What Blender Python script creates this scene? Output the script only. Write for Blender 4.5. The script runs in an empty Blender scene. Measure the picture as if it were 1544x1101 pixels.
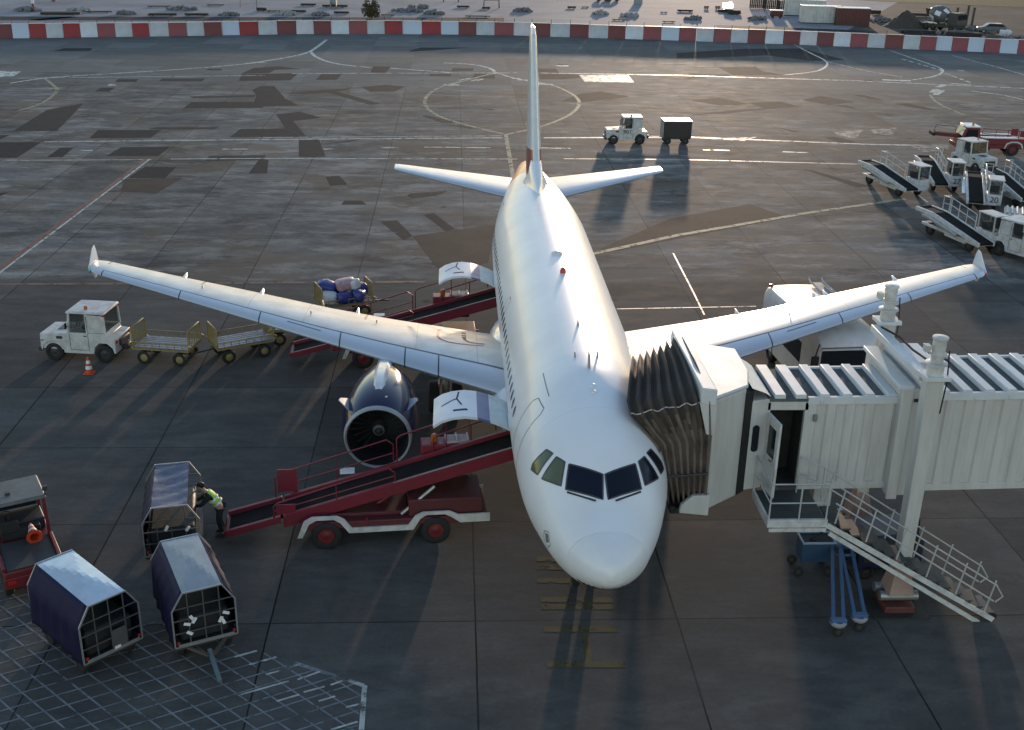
import bpy, bmesh, math, random
import numpy as np
from mathutils import Vector, Matrix, Quaternion
from mathutils.bvhtree import BVHTree
random.seed(7)
R = math.radians
C = bpy.context.scene.collection
SC = bpy.context.scene
PI = math.pi

# ------------------------------------------------------------------ camera
CAM = Vector((-3.4907, -21.1692, 17.1086)); YAW, PIT, ROLL, FPX = 0.05499, 0.38991, 0.020875, 1712.9
PW, PH = 1544.0, 1101.0
fw = Vector((math.sin(YAW)*math.cos(PIT), math.cos(YAW)*math.cos(PIT), -math.sin(PIT)))
r0 = fw.cross(Vector((0, 0, 1))).normalized(); u0 = r0.cross(fw)
rt = math.cos(ROLL)*r0 + math.sin(ROLL)*u0; up = -math.sin(ROLL)*r0 + math.cos(ROLL)*u0
cd = bpy.data.cameras.new('camera'); cam = bpy.data.objects.new('camera', cd); C.objects.link(cam)
cd.sensor_width = 36; cd.lens = 36*FPX/PW; cd.clip_end = 6000; cd.clip_start = .1
M3 = Matrix((rt, up, -fw)).transposed()
cam.matrix_world = Matrix.Translation(CAM) @ M3.to_4x4()
SC.camera = cam
# ------------------------------------------------------------------ light
SUN_EL, SUN_AZ = R(4.8), R(11.5)
w = bpy.data.worlds.new('World'); SC.world = w; w.use_nodes = True
nt = w.node_tree; sky = nt.nodes.new('ShaderNodeTexSky'); sky.sky_type = 'NISHITA'; sky.sun_disc = False
sky.sun_elevation = SUN_EL; sky.sun_rotation = SUN_AZ; sky.dust_density = .1; sky.ozone_density = 1.7; sky.air_density = 1.0
bg = nt.nodes['Background']; nt.links.new(sky.outputs[0], bg.inputs[0]); bg.inputs[1].default_value = 0.15
sd = bpy.data.lights.new('sun', 'SUN'); sd.energy = 1.15; sd.angle = R(1.3); sd.color = (1, .82, .60)
so = bpy.data.objects.new('sun', sd); C.objects.link(so); so.location = (0, 0, 60)
sv = Vector((math.sin(SUN_AZ)*math.cos(SUN_EL), math.cos(SUN_AZ)*math.cos(SUN_EL), math.sin(SUN_EL)))
so.rotation_euler = sv.to_track_quat('Z', 'Y').to_euler()
SC.view_settings.view_transform = 'Standard'; SC.view_settings.look = 'None'; SC.view_settings.gamma = 1
SC.view_settings.exposure = 1.65
SC.view_settings.use_white_balance = True; SC.view_settings.white_balance_temperature = 7100; SC.view_settings.white_balance_tint = 20

# ------------------------------------------------------------------ helpers
def ray(px, py):
    return (fw + rt*((px-PW/2)/FPX) - up*((py-PH/2)/FPX))
def at(px, py, z=0.0):
    d = ray(px, py); t = (z-CAM.z)/d.z; return CAM + d*t
def tag(o, label=None, cat=None, group=None, kind=None):
    if label: o['label'] = label
    if cat: o['category'] = cat
    if group: o['group'] = group
    if kind: o['kind'] = kind
    return o
def empty(name, loc=(0, 0, 0), rz=0, label=None, cat=None, group=None):
    o = bpy.data.objects.new(name, None); C.objects.link(o); o.location = loc; o.rotation_euler = (0, 0, rz)
    o.empty_display_size = .3
    return tag(o, label, cat, group)
def copy_tree(o, parent=None):
    c = o.copy(); C.objects.link(c)
    if parent: c.parent = parent
    for ch in o.children: copy_tree(ch, c)
    return c
def place(o, loc, rz, label, group=None, first=[None]):
    o.location = loc; o.rotation_euler = (0, 0, rz); o['label'] = label
    if group: o['group'] = group
    return o

class MB:
    def __init__(s): s.v = []; s.f = []; s.mi = []
    def add(s, vs, fs, mi=0, M=None):
        n = len(s.v)
        for p in vs:
            p = Vector(p); s.v.append(M @ p if M else p)
        for f in fs: s.f.append([i+n for i in f]); s.mi.append(mi)
        return s
    def bb(s, x0, x1, y0, y1, z0, z1, mi=0, M=None):
        vs = [(x0,y0,z0),(x1,y0,z0),(x1,y1,z0),(x0,y1,z0),(x0,y0,z1),(x1,y0,z1),(x1,y1,z1),(x0,y1,z1)]
        return s.add(vs, [(0,3,2,1),(4,5,6,7),(0,1,5,4),(1,2,6,5),(2,3,7,6),(3,0,4,7)], mi, M)
    def hexa(s, b, t, mi=0):           # b, t: 4 bottom / 4 top corners
        return s.add(list(b)+list(t), [(0,3,2,1),(4,5,6,7),(0,1,5,4),(1,2,6,5),(2,3,7,6),(3,0,4,7)], mi)
    def bar(s, p0, p1, wd, ht, mi=0, upv=(0, 0, 1)):
        p0, p1 = Vector(p0), Vector(p1); t = (p1-p0).normalized(); upv = Vector(upv)
        if abs(t.dot(upv)) > .98: upv = Vector((1, 0, 0))
        sd_ = t.cross(upv).normalized()*wd/2; u_ = sd_.cross(t).normalized()*ht/2
        q = lambda p: [p-sd_-u_, p+sd_-u_, p+sd_+u_, p-sd_+u_]
        return s.add(q(p0)+q(p1), [(3,2,1,0),(4,5,6,7),(0,1,5,4),(1,2,6,5),(2,3,7,6),(3,0,4,7)], mi)
    def tube(s, pts, r, n=8, mi=0, cap=True):
        pts = [Vector(p) for p in pts]; m = len(pts); n0 = len(s.v); nv = None
        for i, p in enumerate(pts):
            t = (pts[min(i+1, m-1)]-pts[max(i-1, 0)]).normalized()
            if nv is None:
                a = Vector((0, 0, 1)) if abs(t.z) < .9 else Vector((1, 0, 0)); nv = t.cross(a).normalized()
            nv = (nv - t*nv.dot(t)).normalized(); b = t.cross(nv); rr = r[i] if hasattr(r, '__len__') else r
            for k in range(n):
                a = 2*PI*k/n; s.v.append(p+(nv*math.cos(a)+b*math.sin(a))*rr)
        for i in range(m-1):
            for k in range(n):
                a = n0+i*n+k; b_ = n0+i*n+(k+1) % n; s.f.append([a, b_, b_+n, a+n]); s.mi.append(mi)
        if cap:
            s.f.append([n0+k for k in range(n)][::-1]); s.mi.append(mi)
            s.f.append([n0+(m-1)*n+k for k in range(n)]); s.mi.append(mi)
        return s
    def lathe(s, prof, o=(0, 0, 0), ax='y', n=28, mi=0):
        n0 = len(s.v); o = Vector(o)
        for t, r in prof:
            for k in range(n):
                a = 2*PI*k/n; c, q = math.cos(a)*r, math.sin(a)*r
                s.v.append(o+Vector({'x': (t, c, q), 'y': (c, t, q), 'z': (c, q, t)}[ax]))
        for i in range(len(prof)-1):
            for k in range(n):
                a = n0+i*n+k; b = n0+i*n+(k+1) % n; s.f.append([a, b, b+n, a+n]); s.mi.append(mi)
        return s
    def loft(s, rings, mi=0, cap=True, closed=True):
        n0 = len(s.v); n = len(rings[0])
        for rg in rings: s.v += [Vector(p) for p in rg]
        for i in range(len(rings)-1):
            for k in range(n if closed else n-1):
                a = n0+i*n+k; b = n0+i*n+(k+1) % n; s.f.append([a, b, b+n, a+n]); s.mi.append(mi)
        if cap:
            s.f.append([n0+k for k in range(n)][::-1]); s.mi.append(mi)
            s.f.append([n0+(len(rings)-1)*n+k for k in range(n)]); s.mi.append(mi)
        return s
    def prism(s, poly, a, b, ax='z', mi=0):   # polygon extruded along ax from a to b
        f = {'z': lambda p, t: (p[0], p[1], t), 'y': lambda p, t: (p[0], t, p[1]), 'x': lambda p, t: (t, p[0], p[1])}[ax]
        n = len(poly); vs = [f(p, a) for p in poly]+[f(p, b) for p in poly]
        return s.add(vs, [tuple(range(n))[::-1], tuple(range(n, 2*n))]+[(i, (i+1) % n, (i+1) % n+n, i+n) for i in range(n)], mi)
    def build(s, name, mats, parent=None, bevel=0, smooth=38, off=None, fix=True):
        me = bpy.data.meshes.new(name); me.from_pydata([tuple(p) for p in s.v], [], s.f); me.update()
        if not isinstance(mats, (list, tuple)): mats = [mats]
        for m in mats: me.materials.append(m)
        if len(mats) > 1: me.polygons.foreach_set('material_index', s.mi)
        if fix:
            bm = bmesh.new(); bm.from_mesh(me); bmesh.ops.recalc_face_normals(bm, faces=bm.faces); bm.to_mesh(me); bm.free()
        if smooth:
            me.polygons.foreach_set('use_smooth', [True]*len(me.polygons)); me.set_sharp_from_angle(angle=R(smooth))
        o = bpy.data.objects.new(name, me); C.objects.link(o)
        if parent:
            o.parent = parent
            if off: o.location = off
        if bevel:
            b = o.modifiers.new('bevel', 'BEVEL'); b.width = bevel; b.segments = 2; b.limit_method = 'ANGLE'; b.angle_limit = R(40)
        return o

def rgb(h):
    h = h.lstrip('#'); f = lambda c: ((c/255+.055)/1.055)**2.4 if c > 10 else c/255/12.92
    return tuple(f(int(h[i:i+2], 16)) for i in (0, 2, 4))
MATS = {}
def mat(name, col, rough=.5, metal=0, dirt=.25, scale=2.5, spec=.5, coat=0, dcol=None, emit=None, bump=0, streak=False):
    if name in MATS: return MATS[name]
    m = bpy.data.materials.new(name); m.use_nodes = True; N = m.node_tree.nodes; L = m.node_tree.links
    b = N['Principled BSDF']; b.inputs['Roughness'].default_value = rough; b.inputs['Metallic'].default_value = metal
    b.inputs['Specular IOR Level'].default_value = spec; b.inputs['Coat Weight'].default_value = coat
    if emit: b.inputs['Emission Color'].default_value = (*emit[0], 1); b.inputs['Emission Strength'].default_value = emit[1]
    tc = N.new('ShaderNodeTexCoord'); src = tc.outputs['Object']
    if streak:
        mp = N.new('ShaderNodeMapping'); mp.inputs['Scale'].default_value = (1, 1, .15); L.new(src, mp.inputs[0]); src = mp.outputs[0]
    n1 = N.new('ShaderNodeTexNoise'); n1.inputs['Scale'].default_value = scale; n1.inputs['Detail'].default_value = 7; n1.inputs['Roughness'].default_value = .65
    L.new(src, n1.inputs['Vector'])
    r = N.new('ShaderNodeMapRange'); r.inputs['From Min'].default_value = .42; r.inputs['From Max'].default_value = .78; r.inputs['To Max'].default_value = dirt
    L.new(n1.outputs[0], r.inputs[0])
    mx = N.new('ShaderNodeMix'); mx.data_type = 'RGBA'
    mx.inputs['A'].default_value = (*col, 1); d = dcol or tuple(c*.35 for c in col); mx.inputs['B'].default_value = (*d, 1)
    L.new(r.outputs[0], mx.inputs['Factor']); L.new(mx.outputs['Result'], b.inputs['Base Color'])
    r2 = N.new('ShaderNodeMapRange'); r2.inputs['To Min'].default_value = max(.02, rough-.12*min(1, rough*2)); r2.inputs['To Max'].default_value = min(1, rough+.15)
    L.new(n1.outputs[0], r2.inputs[0]); L.new(r2.outputs[0], b.inputs['Roughness'])
    if bump:
        bp = N.new('ShaderNodeBump'); bp.inputs['Strength'].default_value = bump; bp.inputs['Distance'].default_value = .05
        L.new(n1.outputs[0], bp.inputs['Height']); L.new(bp.outputs[0], b.inputs['Normal'])
    MATS[name] = m; return m

white = mat('white_paint', (.72, .73, .74), .38, dirt=.35, dcol=(.30, .27, .23))
oldwhite = mat('weathered_white', (.58, .58, .57), .5, dirt=.7, scale=3.2, dcol=(.22, .19, .16))
plane_white = mat('aircraft_white', (.80, .81, .83), .22, dirt=.12, scale=.6, coat=.3, dcol=(.62, .62, .62))
red = mat('red_paint', (.20, .013, .027), .5, dirt=.6, dcol=(.08, .014, .018))
darkred = mat('dark_red_paint', (.17, .014, .018), .5, dirt=.5)
black = mat('black_rubber', (.012, .012, .013), .75, dirt=.5, dcol=(.04, .036, .03))
belt = mat('conveyor_rubber', (.012, .011, .011), .9, spec=.12, dirt=.4, dcol=(.05, .045, .04))
dark = mat('dark_metal', (.035, .034, .035), .5, dirt=.4, dcol=(.08, .06, .045))
steel = mat('galvanised_steel', (.42, .43, .44), .42, .7, dirt=.4, scale=6)
alu = mat('bright_aluminium', (.62, .64, .66), .28, .9, dirt=.3, scale=3)
glass = mat('dark_glass', (.012, .016, .022), .06, dirt=.1, spec=.6)
navy = mat('navy_gloss', (.007, .009, .045), .07, dirt=.15, coat=.0, spec=.35)
navy_cloth = mat('navy_tarpaulin', (.008, .008, .038), .6, dirt=.4, dcol=(.016, .016, .045), bump=.4, spec=.25)
blue_cloth = mat('slate_tarpaulin', (.07, .08, .14), .45, dirt=.5, dcol=(.03, .035, .07), bump=.3)
yellow = mat('faded_yellow_paint', (.30, .225, .085), .5, dirt=.6, dcol=(.16, .10, .04))
orange = mat('orange_plastic', (.6, .06, .018), .45, dirt=.2)
amber = mat('amber_lens', (.5, .13, .02), .2, dirt=.05)
blue = mat('blue_paint', (.022, .065, .13), .42, dirt=.5, dcol=(.03, .05, .09))
redlens = mat('red_lens', (.5, .02, .02), .2, dirt=.05)
cream = mat('bridge_cream', (.55, .54, .52), .5, dirt=.65, scale=2.6, dcol=(.34, .31, .27), streak=True)
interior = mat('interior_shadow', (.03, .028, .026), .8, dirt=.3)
skin = mat('skin', (.42, .25, .17), .55, dirt=.1)
hivis = mat('hi_vis_fabric', (.42, .72, .10), .6, dirt=.2)
grey_line = mat('panel_line', (.16, .165, .18), .5, dirt=.1)

def clear_glass():
    m = mat('vehicle_glass', (.05, .06, .06), .05, dirt=.3, dcol=(.12,.12,.11)); m.node_tree.nodes['Principled BSDF'].inputs['Alpha'].default_value = .42; return m
vglass = clear_glass()
def wheel(parent, x, y, z, r, wd, rim, name='wheel'):
    h = wd/2
    o = MB().lathe([(-h*.7, r*.55), (-h, r*.62), (-h, r*.86), (-h*.75, r), (h*.75, r), (h, r*.86), (h, r*.62), (h*.7, r*.55)], ax='y', n=22).build(name, black, parent)
    o.location = (x, y, z)
    q = MB().lathe([(-h*.75, 0), (-h*.75, r*.2), (-h*.55, r*.3), (-h*.6, r*.56), (h*.6, r*.56), (h*.55, r*.3), (h*.75, r*.2), (h*.75, 0)], ax='y', n=16).build('rim', rim, o)
    return o

def text(name, s, size, m, parent, loc, rot, depth=.004):
    cu = bpy.data.curves.new(name, 'FONT'); cu.body = s; cu.size = size; cu.extrude = depth; cu.align_x = 'CENTER'; cu.align_y = 'CENTER'
    t = bpy.data.objects.new('tmp', cu); C.objects.link(t); bpy.context.view_layer.update()
    me = bpy.data.meshes.new_from_object(t.evaluated_get(bpy.context.evaluated_depsgraph_get())); bpy.data.objects.remove(t)
    me.materials.clear(); me.materials.append(m)
    o = bpy.data.objects.new(name, me); C.objects.link(o); o.parent = parent; o.location = loc; o.rotation_euler = rot
    return o

# ================================================================== GROUND
def node(N, t, **k):
    n = N.new(t)
    for a, v in k.items(): setattr(n, a, v)
    return n
def ground_mat():
    m = bpy.data.materials.new('apron_concrete'); m.use_nodes = True; N = m.node_tree.nodes; L = m.node_tree.links; b = N['Principled BSDF']
    geo = N.new('ShaderNodeNewGeometry'); pos = geo.outputs['Position']
    sep = N.new('ShaderNodeSeparateXYZ'); L.new(pos, sep.inputs[0])
    def mth(op, a, c=None, d=None):
        n = node(N, 'ShaderNodeMath', operation=op)
        for i, q in enumerate((a, c, d)):
            if q is None: continue
            if isinstance(q, (int, float)): n.inputs[i].default_value = q
            else: L.new(q, n.inputs[i])
        return n.outputs[0]
    def noise(scale, detail=6, rough=.6, sx=1, sy=1):
        n = N.new('ShaderNodeTexNoise'); n.inputs['Scale'].default_value = scale; n.inputs['Detail'].default_value = detail; n.inputs['Roughness'].default_value = rough
        if sx != 1 or sy != 1:
            mp = N.new('ShaderNodeMapping'); mp.inputs['Scale'].default_value = (sx, sy, 1); L.new(pos, mp.inputs[0]); L.new(mp.outputs[0], n.inputs['Vector'])
        else: L.new(pos, n.inputs['Vector'])
        return n.outputs[0]
    def rng(v, a, c, lo=0, hi=1):
        n = N.new('ShaderNodeMapRange'); n.inputs[1].default_value = a; n.inputs[2].default_value = c; n.inputs[3].default_value = lo; n.inputs[4].default_value = hi; L.new(v, n.inputs[0]); return n.outputs[0]
    def mix(f, a, c, bt='MIX'):
        n = node(N, 'ShaderNodeMix', data_type='RGBA', blend_type=bt)
        for k, q in (('Factor', f), ('A', a), ('B', c)):
            if isinstance(q, (int, float)): n.inputs[k].default_value = q
            elif isinstance(q, tuple): n.inputs[k].default_value = (*q, 1)
            else: L.new(q, n.inputs[k])
        return n.outputs['Result']
    gx = mth('DIVIDE', mth('SUBTRACT', sep.outputs[0], 2.25), 5.2); gy = mth('DIVIDE', mth('SUBTRACT', sep.outputs[1], 3.2), 5.0)
    cid = N.new('ShaderNodeCombineXYZ'); L.new(mth('FLOOR', gx), cid.inputs[0]); L.new(mth('FLOOR', gy), cid.inputs[1])
    wn = node(N, 'ShaderNodeTexWhiteNoise', noise_dimensions='2D'); L.new(cid.outputs[0], wn.inputs['Vector'])
    tone = rng(wn.outputs['Value'], 0, 1, .98, 1.40)
    big = noise(.045, 4); med = noise(.8, 9, .75, .55, 1.2); fine = noise(9, 6, .7); st = noise(.16, 6, .6)
    tint = noise(.11, 5, .6)
    c = mix(rng(med, .38, .62), (.052, .052, .053), (.122, .118, .112))
    c = mix(rng(tint, .47, .58, 0, .75), c, (.104, .078, .058))
    c = mix(rng(noise(.45, 9, .76, .5, 1.2), .50, .60, 0, .85), c, (.175, .162, .146))
    c = mix(rng(noise(.36, 9, .75, .55, 1.1), .53, .62, 0, .85), c, (.042, .039, .037))
    c = mix(rng(st, .56, .66, 0, .55), c, (.044, .040, .038))
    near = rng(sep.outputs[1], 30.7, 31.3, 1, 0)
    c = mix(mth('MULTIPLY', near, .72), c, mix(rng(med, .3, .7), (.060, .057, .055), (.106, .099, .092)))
    c = mix(rng(fine, .25, .75, .0, .32), c, (.024, .023, .023))
    far = rng(sep.outputs[1], 88, 94); c = mix(mth('MULTIPLY', far, .75), c, mix(rng(med, .3, .7), (.066, .070, .069), (.100, .104, .100)))
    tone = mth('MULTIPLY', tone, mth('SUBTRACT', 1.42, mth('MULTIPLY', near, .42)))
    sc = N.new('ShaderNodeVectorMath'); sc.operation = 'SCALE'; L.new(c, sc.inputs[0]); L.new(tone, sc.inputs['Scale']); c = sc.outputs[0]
    jit = mth('MULTIPLY', mth('SUBTRACT', noise(1.2, 3), .5), .006)
    def joint(g, per, wdt):
        fr = mth('FRACT', mth('ADD', g, jit)); d = mth('MULTIPLY', mth('MINIMUM', fr, mth('SUBTRACT', 1, fr)), per)
        return rng(d, wdt*.5, wdt*1.5, 1, 0)
    vis = rng(noise(.13, 3), .36, .54)
    j = mth('MAXIMUM', joint(gx, 5.2, .021), mth('MULTIPLY', joint(gy, 5.0, .018), .85))
    j = mth('MULTIPLY', mth('MULTIPLY', j, rng(vis, 0, 1, .5, .95)), mth('SUBTRACT', 1, far))
    c = mix(j, c, (.010, .010, .010))
    # small dark oil spots
    vo = node(N, 'ShaderNodeTexVoronoi'); vo.inputs['Scale'].default_value = .33; L.new(pos, vo.inputs['Vector'])
    spot = mth('MULTIPLY', rng(vo.outputs['Distance'], .03, .09, .7, 0), rng(noise(.3, 2), .5, .6))
    c = mix(spot, c, (.018, .017, .017))
    L.new(c, b.inputs['Base Color'])
    L.new(rng(med, .3, .75, .72, .92), b.inputs['Roughness']); b.inputs['Specular IOR Level'].default_value = .035
    bp = N.new('ShaderNodeBump'); bp.inputs['Strength'].default_value = .06; bp.inputs['Distance'].default_value = .01; L.new(fine, bp.inputs['Height']); L.new(bp.outputs[0], b.inputs['Normal'])
    return m
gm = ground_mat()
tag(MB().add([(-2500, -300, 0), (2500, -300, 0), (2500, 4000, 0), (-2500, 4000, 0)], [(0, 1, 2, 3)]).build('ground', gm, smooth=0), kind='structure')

def sheet_mat(name, col, col2, amount=.6, rough=.7, scale=1.2, holes=None, spec=.12):
    """painted or patched ground; holes = how much of the layer has worn through to tarmac"""
    m = bpy.data.materials.new(name); m.use_nodes = True; N = m.node_tree.nodes; L = m.node_tree.links; b = N['Principled BSDF']
    geo = N.new('ShaderNodeNewGeometry')
    def nz(s, d=7):
        n = N.new('ShaderNodeTexNoise'); n.inputs['Scale'].default_value = s; n.inputs['Detail'].default_value = d; n.inputs['Roughness'].default_value = .7; L.new(geo.outputs['Position'], n.inputs['Vector']); return n.outputs[0]
    def rg(v, a, c, lo, hi):
        n = N.new('ShaderNodeMapRange'); n.inputs[1].default_value = a; n.inputs[2].default_value = c; n.inputs[3].default_value = lo; n.inputs[4].default_value = hi; L.new(v, n.inputs[0]); return n.outputs[0]
    mx = node(N, 'ShaderNodeMix', data_type='RGBA'); mx.inputs['A'].default_value = (*col, 1); mx.inputs['B'].default_value = (*col2, 1)
    L.new(rg(nz(scale), .35, .7, 0, amount), mx.inputs['Factor']); L.new(mx.outputs['Result'], b.inputs['Base Color'])
    b.inputs['Roughness'].default_value = rough; b.inputs['Specular IOR Level'].default_value = spec
    if holes is not None:
        tr = N.new('ShaderNodeBsdfTransparent'); ms = N.new('ShaderNodeMixShader')
        L.new(rg(nz(1.7, 9), holes-.04, holes+.06, 0, 1), ms.inputs[0]); L.new(b.outputs[0], ms.inputs[1]); L.new(tr.outputs[0], ms.inputs[2])
        L.new(ms.outputs[0], N['Material Output'].inputs['Surface'])
    return m
m_patch = sheet_mat('tar_patch', (.030, .029, .032), (.052, .048, .048), .9, .85, spec=.04)
m_soft = sheet_mat('faded_tar_patch', (.036, .033, .032), (.056, .051, .047), .9, .85, holes=.62, spec=.05)
m_brown = sheet_mat('brown_stain', (.052, .038, .032), (.084, .064, .053), .9, .85, .5, holes=.66, spec=.08)  # brown polygons on the apron, broken up by noise
m_wline = sheet_mat('worn_white_paint', (.52, .52, .48), (.17, .17, .16), .9, .5, 2.2, holes=.555, spec=.35)
m_wfaint = sheet_mat('faint_white_paint', (.20, .20, .19), (.09, .09, .09), .9, .55, 3, holes=.52)
m_yline = sheet_mat('worn_yellow_paint', (.38, .36, .24), (.15, .14, .10), .9, .7, 2.2, holes=.56)
m_rline = sheet_mat('worn_red_paint', (.24, .055, .035), (.10, .045, .035), .8, .55, 2.2, holes=.60)
m_oline = sheet_mat('worn_orange_paint', (.20, .085, .045), (.08, .05, .04), .8, .55, 2.2, holes=.57)
m_nose = sheet_mat('dull_yellow_paint', (.115, .092, .044), (.062, .053, .036), .8, .8, 3, holes=.58)
m_hatch = sheet_mat('hatch_white_paint', (.24, .25, .265), (.09, .095, .10), .9, .7, 1.6, holes=.58)

ZL = [0.003]
def nz_():
    ZL[0] += 0.000012; return ZL[0]
def flat(mb, px, z=None):
    z = nz_() if z is None else z; n = len(px)
    pts = [at(x, y) for x, y in px]; mb.add([(p.x, p.y, z) for p in pts], [tuple(range(n))])
def strip(mb, pts, wd, px=True, sm=0):
    P = [at(*p) for p in pts] if px else [Vector((*p, 0)) for p in pts]
    for _ in range(sm):       # chaikin
        Q = [P[0]]
        for a, b in zip(P, P[1:]): Q += [a*.75+b*.25, a*.25+b*.75]
        P = Q+[P[-1]]
    z = nz_(); L_, R_ = [], []
    for i, p in enumerate(P):
        t = (P[min(i+1, len(P)-1)]-P[max(i-1, 0)]); t.z = 0; t.normalize(); n = Vector((-t.y, t.x, 0))*wd/2
        L_.append((p.x+n.x, p.y+n.y, z)); R_.append((p.x-n.x, p.y-n.y, z))
    k = len(P); mb.add(L_+R_, [(i, i+1, k+i+1, k+i) for i in range(k-1)])
zA = lambda l: [(x/2.975, 60+y/2.975) for x, y in l]
zB = lambda l: [(380+x/2.975, 60+y/2.975) for x, y in l]
zC = lambda l: [(1020+x/2.947, 60+y/2.947) for x, y in l]
zD = lambda l: [(500+x/2.913, y/2.913) for x, y in l]
pm = MB()
for z_, ls in ((zA, [[(235,52),(290,38),(415,38),(405,50)],[(515,190),(530,177),(622,177),(608,190)],[(712,187),(728,174),(922,174),(905,187)],
  [(425,233),(455,215),(515,215),(490,233)],[(400,442),(440,405),(725,405),(675,440)],[(475,522),(545,482),(765,480),(710,522)],[(210,527),(270,485),(330,485),(280,527)],
  [(-30,530),(-30,460),(185,460),(75,530)],[(575,620),(650,570),(790,572),(740,622)],[(820,308),(860,280),(1190,278),(1180,306)],[(1030,437),(1080,400),(1190,400),(1190,437)],
  [(1115,600),(1160,540),(1205,540),(1198,600)],[(925,137),(935,130),(1000,130),(990,138)],[(-20,455),(-20,428),(45,428)],[(-20,710),(-20,688),(40,685)]]),
  (zB, [[(0,303),(20,250),(0,225),(40,208),(100,208),(150,265),(210,295)],[(-60,185),(-45,155),(210,150),(170,183)],[(-50,153),(10,126),(120,120),(228,132),(100,135),(80,149)],
  [(285,180),(310,155),(402,155),(380,180)],[(530,148),(545,120),(622,120),(600,148)],[(795,162),(800,152),(895,152),(890,164)],[(895,140),(900,128),(995,128),(990,140)],
  [(990,170),(998,152),(1090,155),(1088,175)],[(108,335),(215,323),(310,350),(185,365),(245,438),(150,398)],[(210,445),(300,447),(330,525),(210,525)],[(0,438),(0,402),(150,399),(240,438)],
  [(330,615),(390,610),(430,650),(350,655)],[(400,740),(415,722),(490,722),(515,740)],[(770,785),(815,778),(910,848),(870,860)],[(705,50),(755,35),(985,35),(710,55)]]),
  (zC, [[(50,155),(60,150),(240,157),(230,163)],[(185,122),(350,120),(385,140),(470,156),(250,157)],[(790,182),(870,178),(872,187),(800,186)],[(565,575),(600,580),(855,650),(800,655)],[(40,172),(60,165),(150,170)]]),
  (zD, [[(905,302),(985,302),(1005,325),(1085,328),(1090,342),(1020,348),(915,348)],[(985,284),(1000,280),(1040,284),(1035,291)]])):
    for l in ls: flat(pm, z_(l))
tag(pm.build('tarmac_patches', m_patch, smooth=0, fix=False), kind='structure')
pm = MB()
for z_, ls in ((zA, [[(60,410),(210,315),(375,285),(255,410)],[(850,255),(1150,247),(1140,258),(870,262)],[(920,543),(940,522),(1190,518),(1190,540)],[(665,402),(700,393),(980,393),(960,402)]]),
  (zB, [[(140,245),(290,228),(440,218),(430,225),(300,240)],[(300,232),(370,230),(580,288),(530,292),(350,240)],[(490,213),(600,202),(690,210),(640,232),(530,234)],[(300,470),(525,440),(430,460)],
  [(695,700),(710,690),(880,678),(830,700),(720,712)],[(575,815),(650,810),(720,880),(680,900)],[(760,342),(790,340),(900,375),(840,368)],[(840,375),(1000,395),(980,400)]]),
  (zC, [[(65,270),(185,258),(320,285),(200,292)],[(320,280),(460,275),(550,298),(390,305)],[(60,335),(260,312),(480,300),(240,325)],[(560,268),(640,250),(790,275),(680,290)],[(780,243),(830,245),(920,268),(860,264)],
  [(970,285),(1030,283),(1165,313),(1100,310)],[(700,290),(760,292),(815,312)],[(870,320),(990,340),(940,338)],[(450,390),(545,408),(520,410)],[(665,435),(700,430),(800,455),(730,460)],[(0,60),(300,40),(560,40),(750,90),(600,95),(400,70),(0,85)]]),
  (zD, [[(1090,412),(1180,402),(1310,425),(1130,445),(1010,445)],[(395,508),(430,508),(560,540),(480,538)],[(640,485),(700,478),(720,484)]])):
    for l in ls: flat(pm, z_(l))
tag(pm.build('faded_patches', m_soft, smooth=0, fix=False), kind='structure')
pm = MB()
for l in ([(905,375),(1010,330),(1130,308),(1190,328),(1060,352),(930,378)], zB([(720,880),(1090,830),(1060,1000),(850,1040),(820,1010)]), zA([(560,625),(820,620),(700,690),(540,680)])):
    flat(pm, l)
tag(pm.build('brown_patches', m_brown, smooth=0, fix=False), kind='structure')
wl = MB()
strip(wl, [(25,118),(400,114)], .22); strip(wl, [(440,111),(780,110)], .3); strip(wl, [(800,110),(1020,113.6),(1291,122),(1560,134)], .42)
strip(wl, zA([(45,195),(205,170),(400,158),(870,130),(1190,100)]), .35, sm=2); strip(wl, zB([(-30,108),(150,82),(250,60),(285,38),(335,0)]), .4, sm=2)
strip(wl, zB([(262,54),(285,78),(340,100),(420,115),(535,125)]), .4, sm=2); strip(wl, zB([(620,128),(760,138),(900,148)]), .4)
strip(wl, zB([(860,104),(945,107),(1020,115),(1075,130),(1095,150)]), .38, sm=2); strip(wl, zB([(1095,150),(1030,163),(960,182),(880,203)]), .3)
strip(wl, zD([(720,318),(800,345),(905,362),(970,374)]), .3, sm=2); strip(wl, zB([(860,203),(930,203)]), .8); strip(wl, zD([(900,368),(970,372)]), .7)
for a in ([(930,182),(980,172)], [(985,186),(1010,178)], [(1010,184),(1035,176)]): strip(wl, zB(a), .35)
for a in ([(792,345),(830,345)], [(815,352),(860,352)]): strip(wl, zD(a), .35)
strip(wl, [(67,214),(400,210.5),(757,208)], .28); strip(wl, [(380,207.5),(757,205)], .16); strip(wl, [(820,208),(1042,207),(1312,218),(1430,220)], .38)
strip(wl, [(0,242),(230,241)], .16); strip(wl, [(252,240),(400,239),(780,240)], .20); strip(wl, [(850,239.5),(1020,240.5),(1305,248)], .22)
for a in ([(1060,226),(1100,227)], [(1180,229),(1218,230.5)], [(575,223),(600,223)], [(640,222),(740,223)], [(800,223),(860,224)], [(335,225),(373,225)], [(488,225),(502,225)], [(120,227),(140,227)]): strip(wl, a, .3)
strip(wl, zC([(520,20),(600,62),(655,88),(675,105),(660,125),(620,143),(480,157)]), .3, sm=2); strip(wl, zC([(680,100),(850,140),(1000,165)]), .2); strip(wl, zC([(940,45),(1100,100),(1175,125),(1188,142),(1150,165),(1000,185)]), .3, sm=2)
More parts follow.
